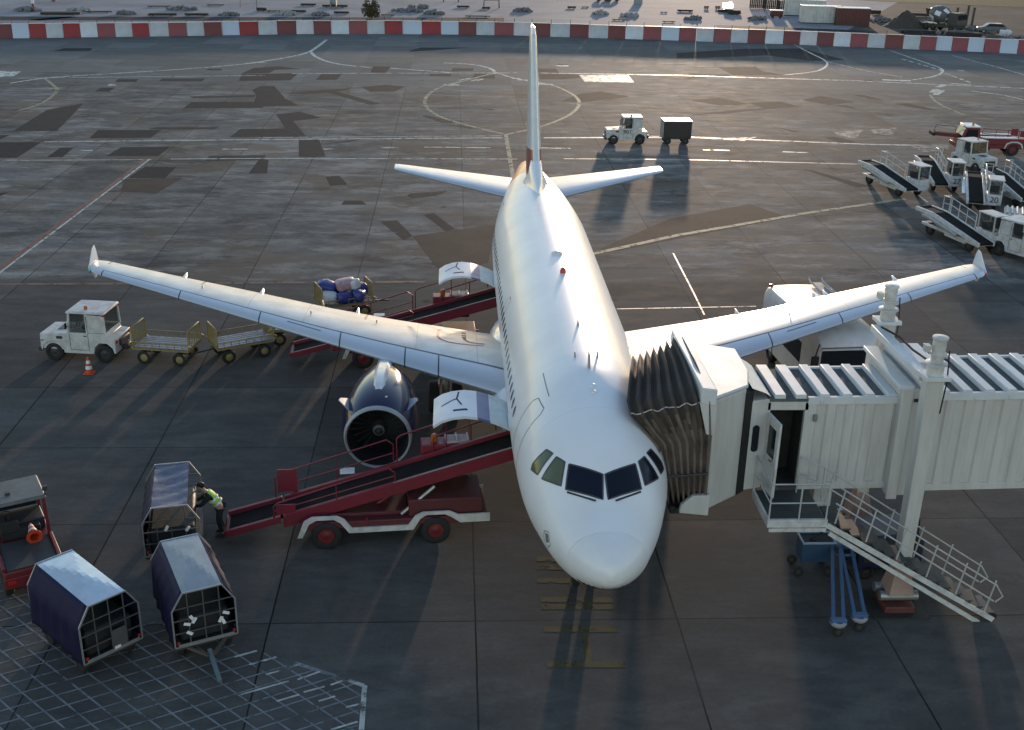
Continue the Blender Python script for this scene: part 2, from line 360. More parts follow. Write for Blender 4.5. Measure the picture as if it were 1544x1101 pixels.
for i in range(6):
    x = 1000+i*33; strip(wl, zC([(x, 85+i*9.5), (x+20, 91+i*9.5)]), .3)
for i in range(4):
    x = 1195+i*30; strip(wl, zC([(x, 150+i*11), (x+20, 157+i*11)]), .3)
strip(wl, zC([(1225,70),(1400,115),(1560,160)]), .22); strip(wl, zC([(1310,228),(1440,244),(1560,270)]), .3)
for a in ([(1135,235),(1155,220)], [(1150,245),(1180,225)], [(1160,210),(1190,202)]): strip(wl, zC(a), .6)
strip(wl, zC([(915,178),(1040,183)]), .9); strip(wl, zC([(1220,195),(1310,200)]), .5); strip(wl, zC([(1250,137),(1278,138)]), .5)
strip(wl, [(1015,382),(1045,440),(1062,475)], .08); strip(wl, [(930,466),(1140,462)], .08)
strip(wl, zC([(1000,640),(1115,722)]), .16)
flat(wl, zD([(1088,330),(1305,332),(1328,362),(1112,360)])); flat(wl, [(-10,107),(32,108),(20,115),(-10,117)]); flat(wl, zA([(480,207),(490,199),(525,199),(520,207)]))
flat(wl, zD([(985,287),(1040,287),(1040,292),(990,292)]))
tag(wl.build('white_taxi_lines', m_wline, smooth=0, fix=False), kind='structure')
wl = MB()
for a in ([(1180,160),(1290,155),(1310,175)], [(1330,205),(1400,200),(1390,225)]):
    pass
for l in ([(700,410),(830,400),(800,440),(720,430)], [(860,400),(980,390),(960,425),(880,420)], [(1030,470),(1200,465),(1210,490),(1100,500)], [(130,440),(360,432),(300,450)]):
    flat(wl, zC(l))
tag(wl.build('scuffed_paint', m_wfaint, smooth=0, fix=False), kind='structure')
yl = MB()
strip(yl, zB([(1075,152),(960,182),(860,205),(800,235),(768,275),(790,315),(850,350),(950,380),(1060,408),(1140,425)]), .32, sm=3)
strip(yl, zD([(905,362),(975,375),(1045,405),(1085,435),(1090,465),(1050,505),(960,545),(860,572),(765,592)]), .32, sm=3)
strip(yl, [(762.6,203),(773,264),(790,370)], .30); strip(yl, [(880,386),(1020,355),(1225,320),(1365,300)], .36)
strip(yl, zA([(205,175),(240,205),(262,225),(235,255),(180,290),(80,320)]), .3, sm=2); strip(yl, zA([(220,220),(280,217)]), .6); strip(yl, zC([(1125,245),(1160,285),(1280,335)]), .25, sm=1)
tag(yl.build('yellow_taxi_lines', m_yline, smooth=0, fix=False), kind='structure')
rl = MB(); strip(rl, [(220,240),(0,405),(-40,435)], .26); tag(rl.build('red_stand_line', m_rline, smooth=0, fix=False), kind='structure')
rl = MB(); strip(rl, [(226,240),(8,405),(-30,434)], .13); tag(rl.build('pale_stand_line', m_wline, smooth=0, fix=False), kind='structure')
rl = MB(); strip(rl, [(-20,429),(640,425)], .3); tag(rl.build('orange_stand_line', m_oline, smooth=0, fix=False), kind='structure')
nl = MB()
for a, b in (((825,1002),(943,1002)), ((820,949),(932,949)), ((816,915),(925,915)), ((815,904),(925,905)), ((810,875),(860,876)), ((809,855),(850,856)), ((809,843),(845,844))): strip(nl, [a, b], .24)
strip(nl, [(883,955),(888,1002)], .18)
tag(nl.build('nose_stop_bars', m_nose, smooth=0, fix=False), kind='structure')
# hatched no-parking box, lower left
hl = MB()
d1 = (at(521,1025)-at(290,1097)); d2 = (at(545,1060)-at(450,1000)); d1.z = d2.z = 0; d1.normalize(); d2.normalize()
o0 = at(548,1036)
def clip(o, d, reg):                      # line against convex region of half planes (n, c): n.p <= c
    a, b = -60, 60
    for n, c in reg:
        q = n.x*d.x+n.y*d.y; k = c-(n.x*o.x+n.y*o.y)
        if abs(q) < 1e-6:
            if k < 0: return None
        elif q > 0: b = min(b, k/q)
        else: a = max(a, k/q)
    return (a, b) if b > a+.05 else None
e1, e2, e3 = at(548,1036), at(415,990), at(538,1101)
def hp(p, q, inside):
    n = Vector((-(q-p).y, (q-p).x, 0)).normalized(); c = n.dot(p)
    return (n, c) if n.dot(inside) <= c else (-n, -c)
ins = at(300,1080)
reg = [hp(e1, e2, ins), hp(e1, e3, ins), hp(at(415,990), at(0,870), ins)]
for dd, n in ((d1, 46), (d2, 46)):
    pr = Vector((-dd.y, dd.x, 0))
    for i in range(-n, n):
        o = o0+pr*(i*.46+.2); c_ = clip(o, dd, reg)
        if c_:
            a, b = o+dd*max(c_[0], -40), o+dd*min(c_[1], 40)
            strip(hl, [(a.x, a.y), (b.x, b.y)], .045, px=False)
strip(hl, [(445,1000),(521,1025),(550,1036),(545,1105)], .12)
hb = MB()
for a in ((780,245,855,224),(830,270,920,245),(885,303,945,287),(960,280,1000,268),(990,320,1065,293),(1010,362,1080,343),(1100,338,1150,320),(920,392,995,370),(1060,392,1115,375),(1150,412,1195,402),(1100,487,1190,460),(800,370,960,325)): strip(hb, [(a[0]/2.206, 880+a[1]/2.206), (a[2]/2.206, 880+a[3]/2.206)], .06)
strip(hb, [(519,1024),(549,1034)], .11); strip(hb, [(550,1034),(545,1101)], .12)
tag(hb.build('hatch_edge_lines', m_wline, smooth=0, fix=False), kind='structure')
tag(hl.build('hatched_box', m_hatch, smooth=0, fix=False), kind='structure')

# ---- far construction yard, beyond the barrier
BARPX = [(-60,61),(0,57.5),(50,57),(150,55.5),(280,54),(450,51),(600,51),(700,52),(770,53),(800,54),(900,57),(1000,60),(1080,63),(1180,66),(1280,70),(1400,75),(1500,79),(1600,84)]
def bary(x): return float(np.interp(x, [p[0] for p in BARPX], [p[1] for p in BARPX]))
m_yard = sheet_mat('pale_yard_concrete', (.30, .30, .325), (.17, .165, .175), .9, .85, .10, spec=.04)
m_yard2 = sheet_mat('yard_earth', (.13, .115, .10), (.06, .054, .048), .9, .9, .1, spec=.03)
yd = MB(); pts = [at(x, bary(x)-1.5) for x in (-250, -60, 300, 600, 900, 1240)]; far_ = [Vector((p.x*1.9+(60 if i > 3 else 0), 330, 0)) for i, p in enumerate(pts)]
yd.add([(p.x, p.y, .006) for p in pts]+[(p.x, p.y, .006) for p in far_], [(i, i+1, i+7, i+6) for i in range(5)])
tag(yd.build('yard_concrete', m_yard, smooth=0, fix=False), kind='structure')
yd = MB(); pts = [at(x, bary(x)-1.5) for x in (1240, 1400, 1650, 1900)]; far_ = [Vector((p.x+30+60*i, 330, 0)) for i, p in enumerate(pts)]; far_[0] = Vector((at(1240, bary(1240)-1.5).x*1.9+60, 330, 0))
yd.add([(p.x, p.y, .006) for p in pts]+[(p.x, p.y, .006) for p in far_], [(i, i+1, i+5, i+4) for i in range(3)])
tag(yd.build('yard_ground', m_yard2, smooth=0, fix=False), kind='structure')
gr = MB(); flat(gr, [(1200,-6),(1340,3),(1470,8.5),(1700,18),(1900,-40),(1200,-40)], .03)
tag(gr.build('grass_strip', sheet_mat('grass', (.035, .05, .018), (.06, .06, .03), .9, .9, .5), smooth=0, fix=False), kind='structure')
pm = MB()
for l in ([(0,31),(120,31),(760,33),(760,27),(0,25)], [(1080,42),(1240,47),(1440,60),(1544,66),(1544,60),(1300,46),(1080,38)], [(40,30),(105,25),(118,26),(60,31)]): flat(pm, l, .012)
tag(pm.build('yard_kerb_strip', m_patch, smooth=0, fix=False), kind='structure')

def ordn(n): return '%d%s' % (n, 'th' if 10 <= n % 100 <= 20 else {1: 'st', 2: 'nd', 3: 'rd'}.get(n % 10, 'th'))
m_bw = mat('barrier_white', (.62, .66, .72), .5, dirt=.5, scale=.9, dcol=(.42, .42, .50))
m_br = mat('barrier_red', (.27, .030, .035), .5, dirt=.6, scale=.9, dcol=(.17, .03, .035))
bx_ = [-31,-5.5,20.2,45.5,71.3,96.6,122.4,147.7,174.9,200.7,226.3,254.9,282.3,308.4,335,361.2,389.8,418.1,447.1,473.3,499.7,526.4,553.6,580,607.1,635.9,665.1,691.2,718.3,745.1,774.3,800.7,829.9,858.7,887.6,916.1,942.8,968.9,996.7,1023.3,1049.2,1075.3,1101.1,1126.6,1152.3,1179.5,1205,1230.7,1255.5,1280.6,1306.7,1333.2,1360.3,1385.1,1409.6,1434,1457.7,1482.2,1505.6,1532,1557]
VW = [mat('barrier_white_%s' % n, c, .55, dirt=.7, scale=.8, dcol=d) for n, c, d in (('pale', (.58,.63,.70), (.36,.38,.46)), ('greyed', (.46,.50,.55), (.28,.28,.32)), ('pinkish', (.56,.55,.60), (.40,.34,.38)), ('bluish', (.44,.54,.68), (.52,.50,.56)))]
VR = [mat('barrier_red_%s' % n, c, .55, dirt=.7, scale=.8, dcol=d) for n, c, d in (('strong', (.30,.022,.026), (.16,.02,.025)), ('faded', (.26,.055,.065), (.17,.05,.06)), ('brownish', (.17,.035,.035), (.11,.03,.03)))]
br_ = random.Random(11)
cnt = {0: 0, 1: 0}
for i in range(len(bx_)-1):
    if bx_[i+1] < 1: continue
    p, q = at(bx_[i], bary(bx_[i])), at(bx_[i+1], bary(bx_[i+1])); k = (i+1) % 2; cnt[k] += 1
    d = (q-p); ln = d.length; rz = math.atan2(d.y, d.x)+br_.uniform(-.02, .02); m = br_.choice(VR if p.x < 20 else VR[1:]) if k == 0 else br_.choice(VW)
    o = empty('barrier_block', (p+q)/2+Vector((0, br_.uniform(-.12, .12), 0)), rz, '%s barrier block, %s %s one from the left along the far wall' % (('red' if k == 0 else 'white'), ordn(cnt[k]), ('red' if k == 0 else 'white')), 'barrier', 'red and white barrier blocks along the far edge')
    h = ln/2-.02; hh = 1.66+random.uniform(-.03, .03)
    MB().prism([(-.42, 0), (.42, 0), (.42, .12), (.30, .30), (.26, hh-.03), (.22, hh), (-.22, hh), (-.26, hh-.03), (-.30, .30), (-.42, .12)], -h, h, 'x').build('body', m, o)
    MB().bb(-h, h, -.20, .20, hh, hh+.05).build('coping', oldwhite, o)
    MB().tube([(-h+.05, 0, hh+.05), (-h+.05, 0, hh+.55)], .035, 6).build('post', dark, o)

# ================================================================== AIRLINER
def pchip(xs, ys):
    xs = np.array(xs, float); ys = np.array(ys, float); h = np.diff(xs); d = np.diff(ys)/h; m = np.zeros_like(ys)
    for i in range(1, len(xs)-1):
        if d[i-1]*d[i] > 0:
            w1, w2 = 2*h[i]+h[i-1], h[i]+2*h[i-1]; m[i] = (w1+w2)/(w1/d[i-1]+w2/d[i])
    m[0], m[-1] = d[0], d[-1]
    def f(x):
        i = min(max(int(np.searchsorted(xs, x))-1, 0), len(h)-1); t = (x-xs[i])/h[i]; t = min(max(t, 0), 1)
        return float((1+2*t)*(1-t)**2*ys[i]+t*(1-t)**2*h[i]*m[i]+t*t*(3-2*t)*ys[i+1]+t*t*(t-1)*h[i]*m[i+1])
    return f
FS = [(.2,3.22,3.12,.05,3.16),(.27,3.42,2.94,.24,3.16),(.44,3.60,2.77,.47,3.17),(.7,3.77,2.57,.71,3.18),(1.05,3.94,2.36,.95,3.21),(1.5,4.16,2.15,1.15,3.27),(1.75,4.30,2.07,1.26,3.30),
      (2.3,4.76,1.97,1.47,3.40),(2.7,5.05,1.93,1.59,3.48),(3.2,5.33,1.88,1.73,3.57),(4,5.64,1.84,1.86,3.68),(5,5.84,1.81,1.93,3.77),(6,5.93,1.81,1.965,3.81),(7,5.95,1.81,1.975,3.83),
      (21,5.95,1.81,1.975,3.83),(23,5.95,1.98,1.95,3.92),(25,5.93,2.42,1.80,4.12),(27,5.88,3.0,1.52,4.40),(29,5.80,3.6,1.16,4.66),(31,5.66,4.2,.78,4.90),(33,5.42,4.76,.40,5.07),(33.84,5.25,4.98,.14,5.11)]
fT, fB, fH, fC = [pchip([s[0] for s in FS], [s[k] for s in FS]) for k in (1, 2, 3, 4)]
def fring(Y, n=64, gr=0):
    T, B, H, Z = fT(Y)+gr, fB(Y)-gr, fH(Y)+gr, fC(Y); out = []
    for k in range(n):
        a = 2*PI*k/n; c, s_ = math.cos(a), math.sin(a)
        out.append((H*c, Y, Z+((T-Z) if s_ > 0 else (Z-B))*s_))
    return out
def fx(Y, z):
    Z = fC(Y); q = (z-Z)/((fT(Y)-Z) if z > Z else (Z-fB(Y))); return fH(Y)*math.sqrt(max(0, 1-q*q))

def fus_mat():
    m = bpy.data.materials.new('fuselage_paint'); m.use_nodes = True; N = m.node_tree.nodes; L = m.node_tree.links; b = N['Principled BSDF']
    tc = N.new('ShaderNodeTexCoord'); sp = N.new('ShaderNodeSeparateXYZ'); L.new(tc.outputs['Object'], sp.inputs[0])
    def mth(op, a, c):
        n = node(N, 'ShaderNodeMath', operation=op)
        for i, q in enumerate((a, c)):
            if isinstance(q, (int, float)): n.inputs[i].default_value = q
            else: L.new(q, n.inputs[i])
        return n.outputs[0]
    def mix(f, a, c):
        n = node(N, 'ShaderNodeMix', data_type='RGBA')
        L.new(f, n.inputs['Factor'])
        for k, q in (('A', a), ('B', c)):
            if isinstance(q, tuple): n.inputs[k].default_value = (*q, 1)
            else: L.new(q, n.inputs[k])
        return n.outputs['Result']
    ns = N.new('ShaderNodeTexNoise'); ns.inputs['Scale'].default_value = .8; ns.inputs['Detail'].default_value = 6; L.new(tc.outputs['Object'], ns.inputs['Vector'])
    rr = N.new('ShaderNodeMapRange'); rr.inputs[1].default_value = .4; rr.inputs[2].default_value = .75; L.new(ns.outputs[0], rr.inputs[0])
    c = mix(rr.outputs[0], (.80, .81, .83), (.74, .745, .755))
    # thin circumferential skin joints
    fr = mth('ABSOLUTE', mth('SUBTRACT', mth('FRACT', mth('DIVIDE', sp.outputs[1], 2.67), 0), .5), 0)
    jn = mth('LESS_THAN', fr, .0022); jn = mth('MULTIPLY', mth('MULTIPLY', jn, mth('GREATER_THAN', sp.outputs[1], 3.5)), .35); c = mix(jn, c, (.35, .36, .38))
    navyz = mth('LESS_THAN', sp.outputs[2], mth('ADD', 2.5, mth('MULTIPLY', mth('MAXIMUM', mth('SUBTRACT', sp.outputs[1], 22.5), 0), .285)))
    c = mix(navyz, c, (.012, .018, .07))
    rd = mth('MULTIPLY', mth('GREATER_THAN', mth('ADD', sp.outputs[1], mth('MULTIPLY', sp.outputs[2], -.8)), 24.6), mth('GREATER_THAN', sp.outputs[1], 28.6))
    c = mix(rd, c, (.42, .05, .035))
    L.new(c, b.inputs['Base Color']); b.inputs['Coat Weight'].default_value = .2; b.inputs['Coat Roughness'].default_value = .15
    r3 = N.new('ShaderNodeMapRange'); r3.inputs[3].default_value = .32; r3.inputs[4].default_value = .46; L.new(ns.outputs[0], r3.inputs[0]); L.new(r3.outputs[0], b.inputs['Roughness'])
    return m
m_fus = fus_mat()
AIR = empty('airliner', (0, 0, 0), 0, 'large white twin-engined airliner parked nose towards the viewer with open cargo doors', 'airliner')
ys = [1.0+.1*i for i in range(60)]+[7+.5*i for i in range(28)]+[21+.2*i for i in range(64)]+[33.84]
fus = MB().loft([fring(y) for y in ys]).build('fuselage', m_fus, AIR, smooth=60)
m_rad = mat('radome_white', (.76, .77, .79), .3, dirt=.15, scale=.9, coat=.2)
ncs = MB().loft([fring(y) for y in (.2,.215,.24,.27,.31,.36,.42,.49,.57,.66,.76,.86,.93,.99)], mi=0)
ncs.mi = [1 if sum(ncs.v[i].z for i in f)/len(f) < 2.72 else 0 for f in ncs.f]
nose = ncs.build('nose_cone', [m_rad, navy], AIR, smooth=60)
allv = []; allf = []
for o in (fus, nose):
    n = len(allv); allv += [v.co.copy() for v in o.data.vertices]; allf += [[i+n for i in p.vertices] for p in o.data.polygons if len(p.vertices) < 20]
FB = BVHTree.FromPolygons(allv, allf)
def hit(px, py, bvh=FB):
    l, n, i, d = bvh.ray_cast(CAM, ray(px, py).normalized()); return l
def patch_on(mb, bvh, pts, off, sub=6, rings=4, mi=0):
    pts = [Vector(p) for p in pts]; n = len(pts); E_ = []
    for i in range(n):
        for k in range(sub): E_.append(pts[i].lerp(pts[(i+1) % n], k/sub))
    c = sum(E_, Vector())/len(E_); m = len(E_); n0 = len(mb.v)
    def pr(p):
        l, nn, i, d = bvh.find_nearest(p)
        return l+nn*off
    mb.v.append(pr(c))
    for r in range(1, rings+1):
        for e in E_: mb.v.append(pr(c.lerp(e, r/rings)))
    for k in range(m): mb.f.append([n0, n0+1+k, n0+1+(k+1) % m]); mb.mi.append(mi)
    for r in range(rings-1):
        for k in range(m):
            a = n0+1+r*m+k; b = n0+1+r*m+(k+1) % m; mb.f.append([a, a+m, b+m, b]); mb.mi.append(mi)
def ribbon_on(mb, bvh, pts, wd, off=.004, step=.08, mi=0):
    pts = [Vector(p) for p in pts]; P = []
    for a, b in zip(pts, pts[1:]):
        k = max(1, int((b-a).length/step))
        for i in range(k): P.append(a.lerp(b, i/k))
    P.append(pts[-1]); Q = []
    for p in P:
        l, n, i, d = bvh.find_nearest(p); Q.append((l+n*off, n))
    n0 = len(mb.v)
    for i, (p, n) in enumerate(Q):
        t = (Q[min(i+1, len(Q)-1)][0]-Q[max(i-1, 0)][0]).normalized(); s_ = t.cross(n).normalized()*wd/2; mb.v += [p-s_, p+s_]
    for i in range(len(Q)-1):
        a = n0+2*i; mb.f.append([a, a+1, a+3, a+2]); mb.mi.append(mi)
mir = lambda p: Vector((-p.x, p.y, p.z))
# cockpit panes, traced on the nose and mirrored
pane_px = [[(858,700),(909,715.5),(909,753.5),(853,738)], [(839,689),(852,697),(846,733),(817,722)], [(824,678),(834,684),(811,716),(801,708),(803,700)]]
m_pane = mat('cockpit_glass', (.006, .009, .022), .04, dirt=.2, spec=.3)
m_pane2 = mat('reflection_tinted_glass', (.10, .125, .07), .07, dirt=.5, dcol=(.03, .05, .04), scale=1.2)  # olive side panes: reflected light painted into the glass colour
m_seal = mat('window_seal', (.05, .05, .055), .5)
for i, pp in enumerate(pane_px):
    P = [hit(*q) for q in pp]
    for sgn in (0, 1):
        Q = [mir(p) for p in P] if sgn else P
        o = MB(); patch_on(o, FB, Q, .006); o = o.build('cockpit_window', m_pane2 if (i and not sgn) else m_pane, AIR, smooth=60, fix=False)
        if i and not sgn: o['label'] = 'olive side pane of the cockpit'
        s_ = MB(); ribbon_on(s_, FB, Q+[Q[0]], .04, .008); s_.build('window_seal', m_seal, o, fix=False)
    if i == 0:
        for sgn in (0, 1):
            a, b = hit(855, 743), hit(898, 756)
            if sgn: a, b = mir(a), mir(b)
            k = MB(); n_ = Vector((0, -.6, .8))*.03; k.bar(a+n_, b+n_, .035, .03); k.build('wiper', dark, AIR)
# cabin windows
m_cw = mat('cabin_glass', (.03, .033, .04), .2, dirt=.1)
for sgn in (-1, 1):
    for i in range(36):
        Y = 6.4+i*.5334
        if 20.0 < Y < 20.01: continue
        pts = []
        for k in range(10):
            a = 2*PI*k/10; dz = .165*math.sin(a); dy = .115*math.cos(a)
            z = 4.42+dz; pts.append((sgn*fx(Y+dy, z), Y+dy, z))
        mb = MB(); patch_on(mb, FB, pts, .006, 1, 2); mb.build('cabin_window', m_cw, AIR, fix=False)
# door outlines on both sides, starboard service door in the photo
def door_lines(Y0, Y1, z0, z1, sgn, wd=.03):
    P = []
    def seg(a, b, n=14):
        for i in range(n): t = i/n; P.append((a[0]+(b[0]-a[0])*t, a[1]+(b[1]-a[1])*t))
    c = .12
    seg((Y0, z0), (Y0, z1-c)); seg((Y0, z1-c), (Y0+c, z1), 3); seg((Y0+c, z1), (Y1-c, z1)); seg((Y1-c, z1), (Y1, z1-c), 3); seg((Y1, z1-c), (Y1, z0)); seg((Y1, z0), (Y0, z0)); P.append(P[0])
    return [Vector((sgn*fx(y, z), y, z)) for y, z in P]
for (a, b, z0, z1) in ((4.55,5.42,3.35,5.3), (25.2,25.95,3.4,5.2), (13.7,14.25,4.0,5.0)):
    for sgn in (-1, 1):
        mb = MB(); ribbon_on(mb, FB, door_lines(a, b, z0, z1, sgn), .03); mb.build('door_outline', grey_line, AIR, fix=False)
mb = MB()
ribbon_on(mb, FB, [hit(819,563), hit(828,598)], .03); ribbon_on(mb, FB, [hit(821,800), hit(828,803), hit(830,822), hit(826,826), hit(820,810), hit(821,800)], .02)
rs = [Vector(p) for p in fring(1.0, 40)]; 
mb.build('panel_line', grey_line, AIR, fix=False)
mb = MB(); patch_on(mb, FB, [hit(822,803), hit(827,806), hit(828,818), hit(824,818)], .005, 2, 2); mb.build('static_port', mat('bare_metal', (.4, .4, .4), .4, .6), AIR, fix=False)
# roof aerials, beacon, dome
for (x, y, z, l, h) in ((0,5.9,6.0,.34,.34), (.02,8.9,6.02,.28,.10), (-.3,6.6,5.98,.16,.10), (.3,6.6,5.98,.16,.10)):
    zt = fT(y); MB().hexa([(x-.02,y-l/2,zt-.06),(x+.02,y-l/2,zt-.06),(x+.02,y+l/2,zt-.06),(x-.02,y+l/2,zt-.06)], [(x-.012,y,zt+h),(x+.012,y,zt+h),(x+.012,y+l/2+.05,zt+h),(x-.012,y+l/2+.05,zt+h)]).build('blade_aerial', mat('aerial_grey', (.28,.28,.29), .4), AIR)
MB().lathe([(-.05,.20),(.02,.19),(.07,.14),(.10,0.0)], (0,15.9,fT(15.9)), 'z', 20).build('dome_aerial', white, AIR)
MB().lathe([(-.03,.10),(.08,.09),(.15,.06),(.17,0)], (.02,13.8,fT(13.8)), 'z', 14).build('beacon', redlens, AIR)
for y in (4.6, 4.9): MB().lathe([(-.05,.07),(.03,.07),(.06,.0)], (-.02,y,fT(y)), 'z', 12).build('position_lamp', white, AIR)
# ---- belly fairing
rings = []
for y, x, zt, zb in ((9.3,1.5,2.3,1.95),(10.2,2.0,2.75,1.62),(11.4,2.25,3.05,1.5),(13.5,2.35,3.1,1.45),(16,2.33,3.0,1.45),(17.8,2.2,2.8,1.52),(19.2,1.95,2.5,1.7),(20.2,1.5,2.2,1.95)):
    rg = []
    for k in range(28):
        a = 2*PI*k/28; c, s_ = math.cos(a), math.sin(a); e = .62
        rg.append((x*math.copysign(abs(c)**e, c), y, (zt+zb)/2+(zt-zb)/2*math.copysign(abs(s_)**e, s_)))
    rings.append(rg)
MB().loft(rings).build('belly_fairing', plane_white, AIR, smooth=60)
# ---- wings
def wing_mat(tail=False):
    m = bpy.data.materials.new('tailplane_paint' if tail else 'wing_paint'); m.use_nodes = True; N = m.node_tree.nodes; L = m.node_tree.links; b = N['Principled BSDF']
    uv = N.new('ShaderNodeUVMap'); uv.uv_map = 'chord'; sp = N.new('ShaderNodeSeparateXYZ'); L.new(uv.outputs[0], sp.inputs[0]); u, v = sp.outputs[0], sp.outputs[1]
    def mth(op, a, c):
        n = node(N, 'ShaderNodeMath', operation=op)
        for i, q in enumerate((a, c)):
            if isinstance(q, (int, float)): n.inputs[i].default_value = q
            else: L.new(q, n.inputs[i])
        return n.outputs[0]
    def mix(f, a, c):
        n = node(N, 'ShaderNodeMix', data_type='RGBA'); L.new(f, n.inputs['Factor'])
        for k, q in (('A', a), ('B', c)):
            if isinstance(q, tuple): n.inputs[k].default_value = (*q, 1)
            else: L.new(q, n.inputs[k])
        return n.outputs['Result']
    def line(q, p, wd): return mth('LESS_THAN', mth('ABSOLUTE', mth('SUBTRACT', q, p), 0), wd)
    def mul(*a):
        r = a[0]
        for q in a[1:]: r = mth('MULTIPLY', r, q)
        return r
    gt = lambda q, p: mth('GREATER_THAN', q, p); lt = lambda q, p: mth('LESS_THAN', q, p)
    tc = N.new('ShaderNodeTexCoord'); ns = N.new('ShaderNodeTexNoise'); ns.inputs['Scale'].default_value = 1.4; ns.inputs['Detail'].default_value = 7; L.new(tc.outputs['Object'], ns.inputs['Vector'])
    rr = N.new('ShaderNodeMapRange'); rr.inputs[1].default_value = .35; rr.inputs[2].default_value = .75; L.new(ns.outputs[0], rr.inputs[0])
    c = mix(rr.outputs[0], (.62, .63, .63), (.47, .475, .47))
    if tail: c = mix(rr.outputs[0], (.78, .79, .8), (.66, .67, .68))
    slat = lt(u, .19); c = mix(slat, c, (.52, .56, .62))  # slat metal, with some blue sky reflection put into its colour
    if not tail:
        ls = [mul(line(u, .19, .011), lt(v, .965))]
        for p in (.065, .235, .30, .43, .60, .78, .965): ls.append(mul(line(v, p, .0014), lt(u, .19)))
        fl = mth('MULTIPLY', line(u, .70, .004), .45); ls.append(mul(fl, lt(v, .97)))
        for p in (.39, .75, .97): ls.append(mul(line(v, p, .0024), gt(u, .70)))
        for p in (.16, .28, .51, .63): ls.append(mth('MULTIPLY', mul(line(v, p, .0010), gt(u, .19)), .3))
        ls.append(mul(line(mth('ADD', u, mth('MULTIPLY', v, 0)), .5, .002), .25))
    else:
        ls = [mul(line(u, .19, .004), .5), mul(line(u, .68, .005), .6)]
    t = ls[0]
    for q in ls[1:]: t = mth('MAXIMUM', t, q)
    c = mix(t, c, (.05, .052, .06)); L.new(c, b.inputs['Base Color'])
    rg = N.new('ShaderNodeMapRange'); rg.inputs[3].default_value = .26; rg.inputs[4].default_value = .44; L.new(ns.outputs[0], rg.inputs[0]); L.new(rg.outputs[0], b.inputs['Roughness'])
    L.new(mth('MULTIPLY', slat, .35), b.inputs['Metallic'])
    return m
def foil(tc, camber=.02, n=15):
    out = []
    th = lambda u: 5*tc*(.2969*math.sqrt(u)-.126*u-.3516*u*u+.2843*u**3-.1015*u**4)
    cb = lambda u: camber*4*u*(1-u)
    us = [(1-math.cos(PI*i/n))/2 for i in range(n+1)]
    for u in us[::-1]: out.append((u, cb(u)+th(u)))
    for u in us[1:-1]: out.append((u, cb(u)-th(u)))
    return out
def surf_loft(name, m, secs, sgn, parent, tcs, camber=.02, vmax=17.0, sub=6, vertical=False):
    keys = np.array([s[0] for s in secs]); sp_ = []
    for a, b in zip(secs, secs[1:]):
        for i in range(sub): sp_.append(a[0]+(b[0]-a[0])*i/sub)
    sp_.append(secs[-1][0]); rings = []; uvs = []
    for s_ in sp_:
        le, te, zl, zt, tc = [float(np.interp(s_, keys, [q[k] for q in secs])) for k in (1, 2, 3, 4, 5)]
        rg = []
        for u, h in foil(tc, camber):
            y = le+(te-le)*u; z = zl+(zt-zl)*u+h*(te-le)
            rg.append((sgn*s_, y, z) if not vertical else (h*(te-le), y, s_)); uvs.append((u if h >= 0 or u < .05 else -1, s_/vmax))
        rings.append(rg)
    mb = MB().loft(rings); me_o = mb.build(name, m, parent, smooth=50)
    me = me_o.data; ul = me.uv_layers.new(name='chord')
    for lp in me.loops: ul.data[lp.index].uv = uvs[lp.vertex_index]
    return me_o
WS = [(1.6,11.25,17.5,2.62,2.36,.14),(2.4,11.65,17.5,2.74,2.44,.14),(5.6,13.35,17.75,3.04,2.86,.125),(8,14.66,18.25,3.26,3.13,.115),(10.5,16.0,19.05,3.50,3.40,.11),(14,17.95,20.2,3.81,3.73,.105),(16.7,19.4,21.05,4.06,4.02,.10),(17.0,19.75,21.05,4.09,4.05,.06)]
m_wing = wing_mat(); m_tail = wing_mat(True)
fence_poly = [(19.85,4.10),(20.05,4.22),(20.60,4.68),(20.84,4.72),(20.96,4.52),(21.12,4.06),(21.0,3.75),(20.7,3.50),(20.5,3.52),(20.2,3.85)]
wmark = mat('marking_red', (.36, .05, .05), .5)
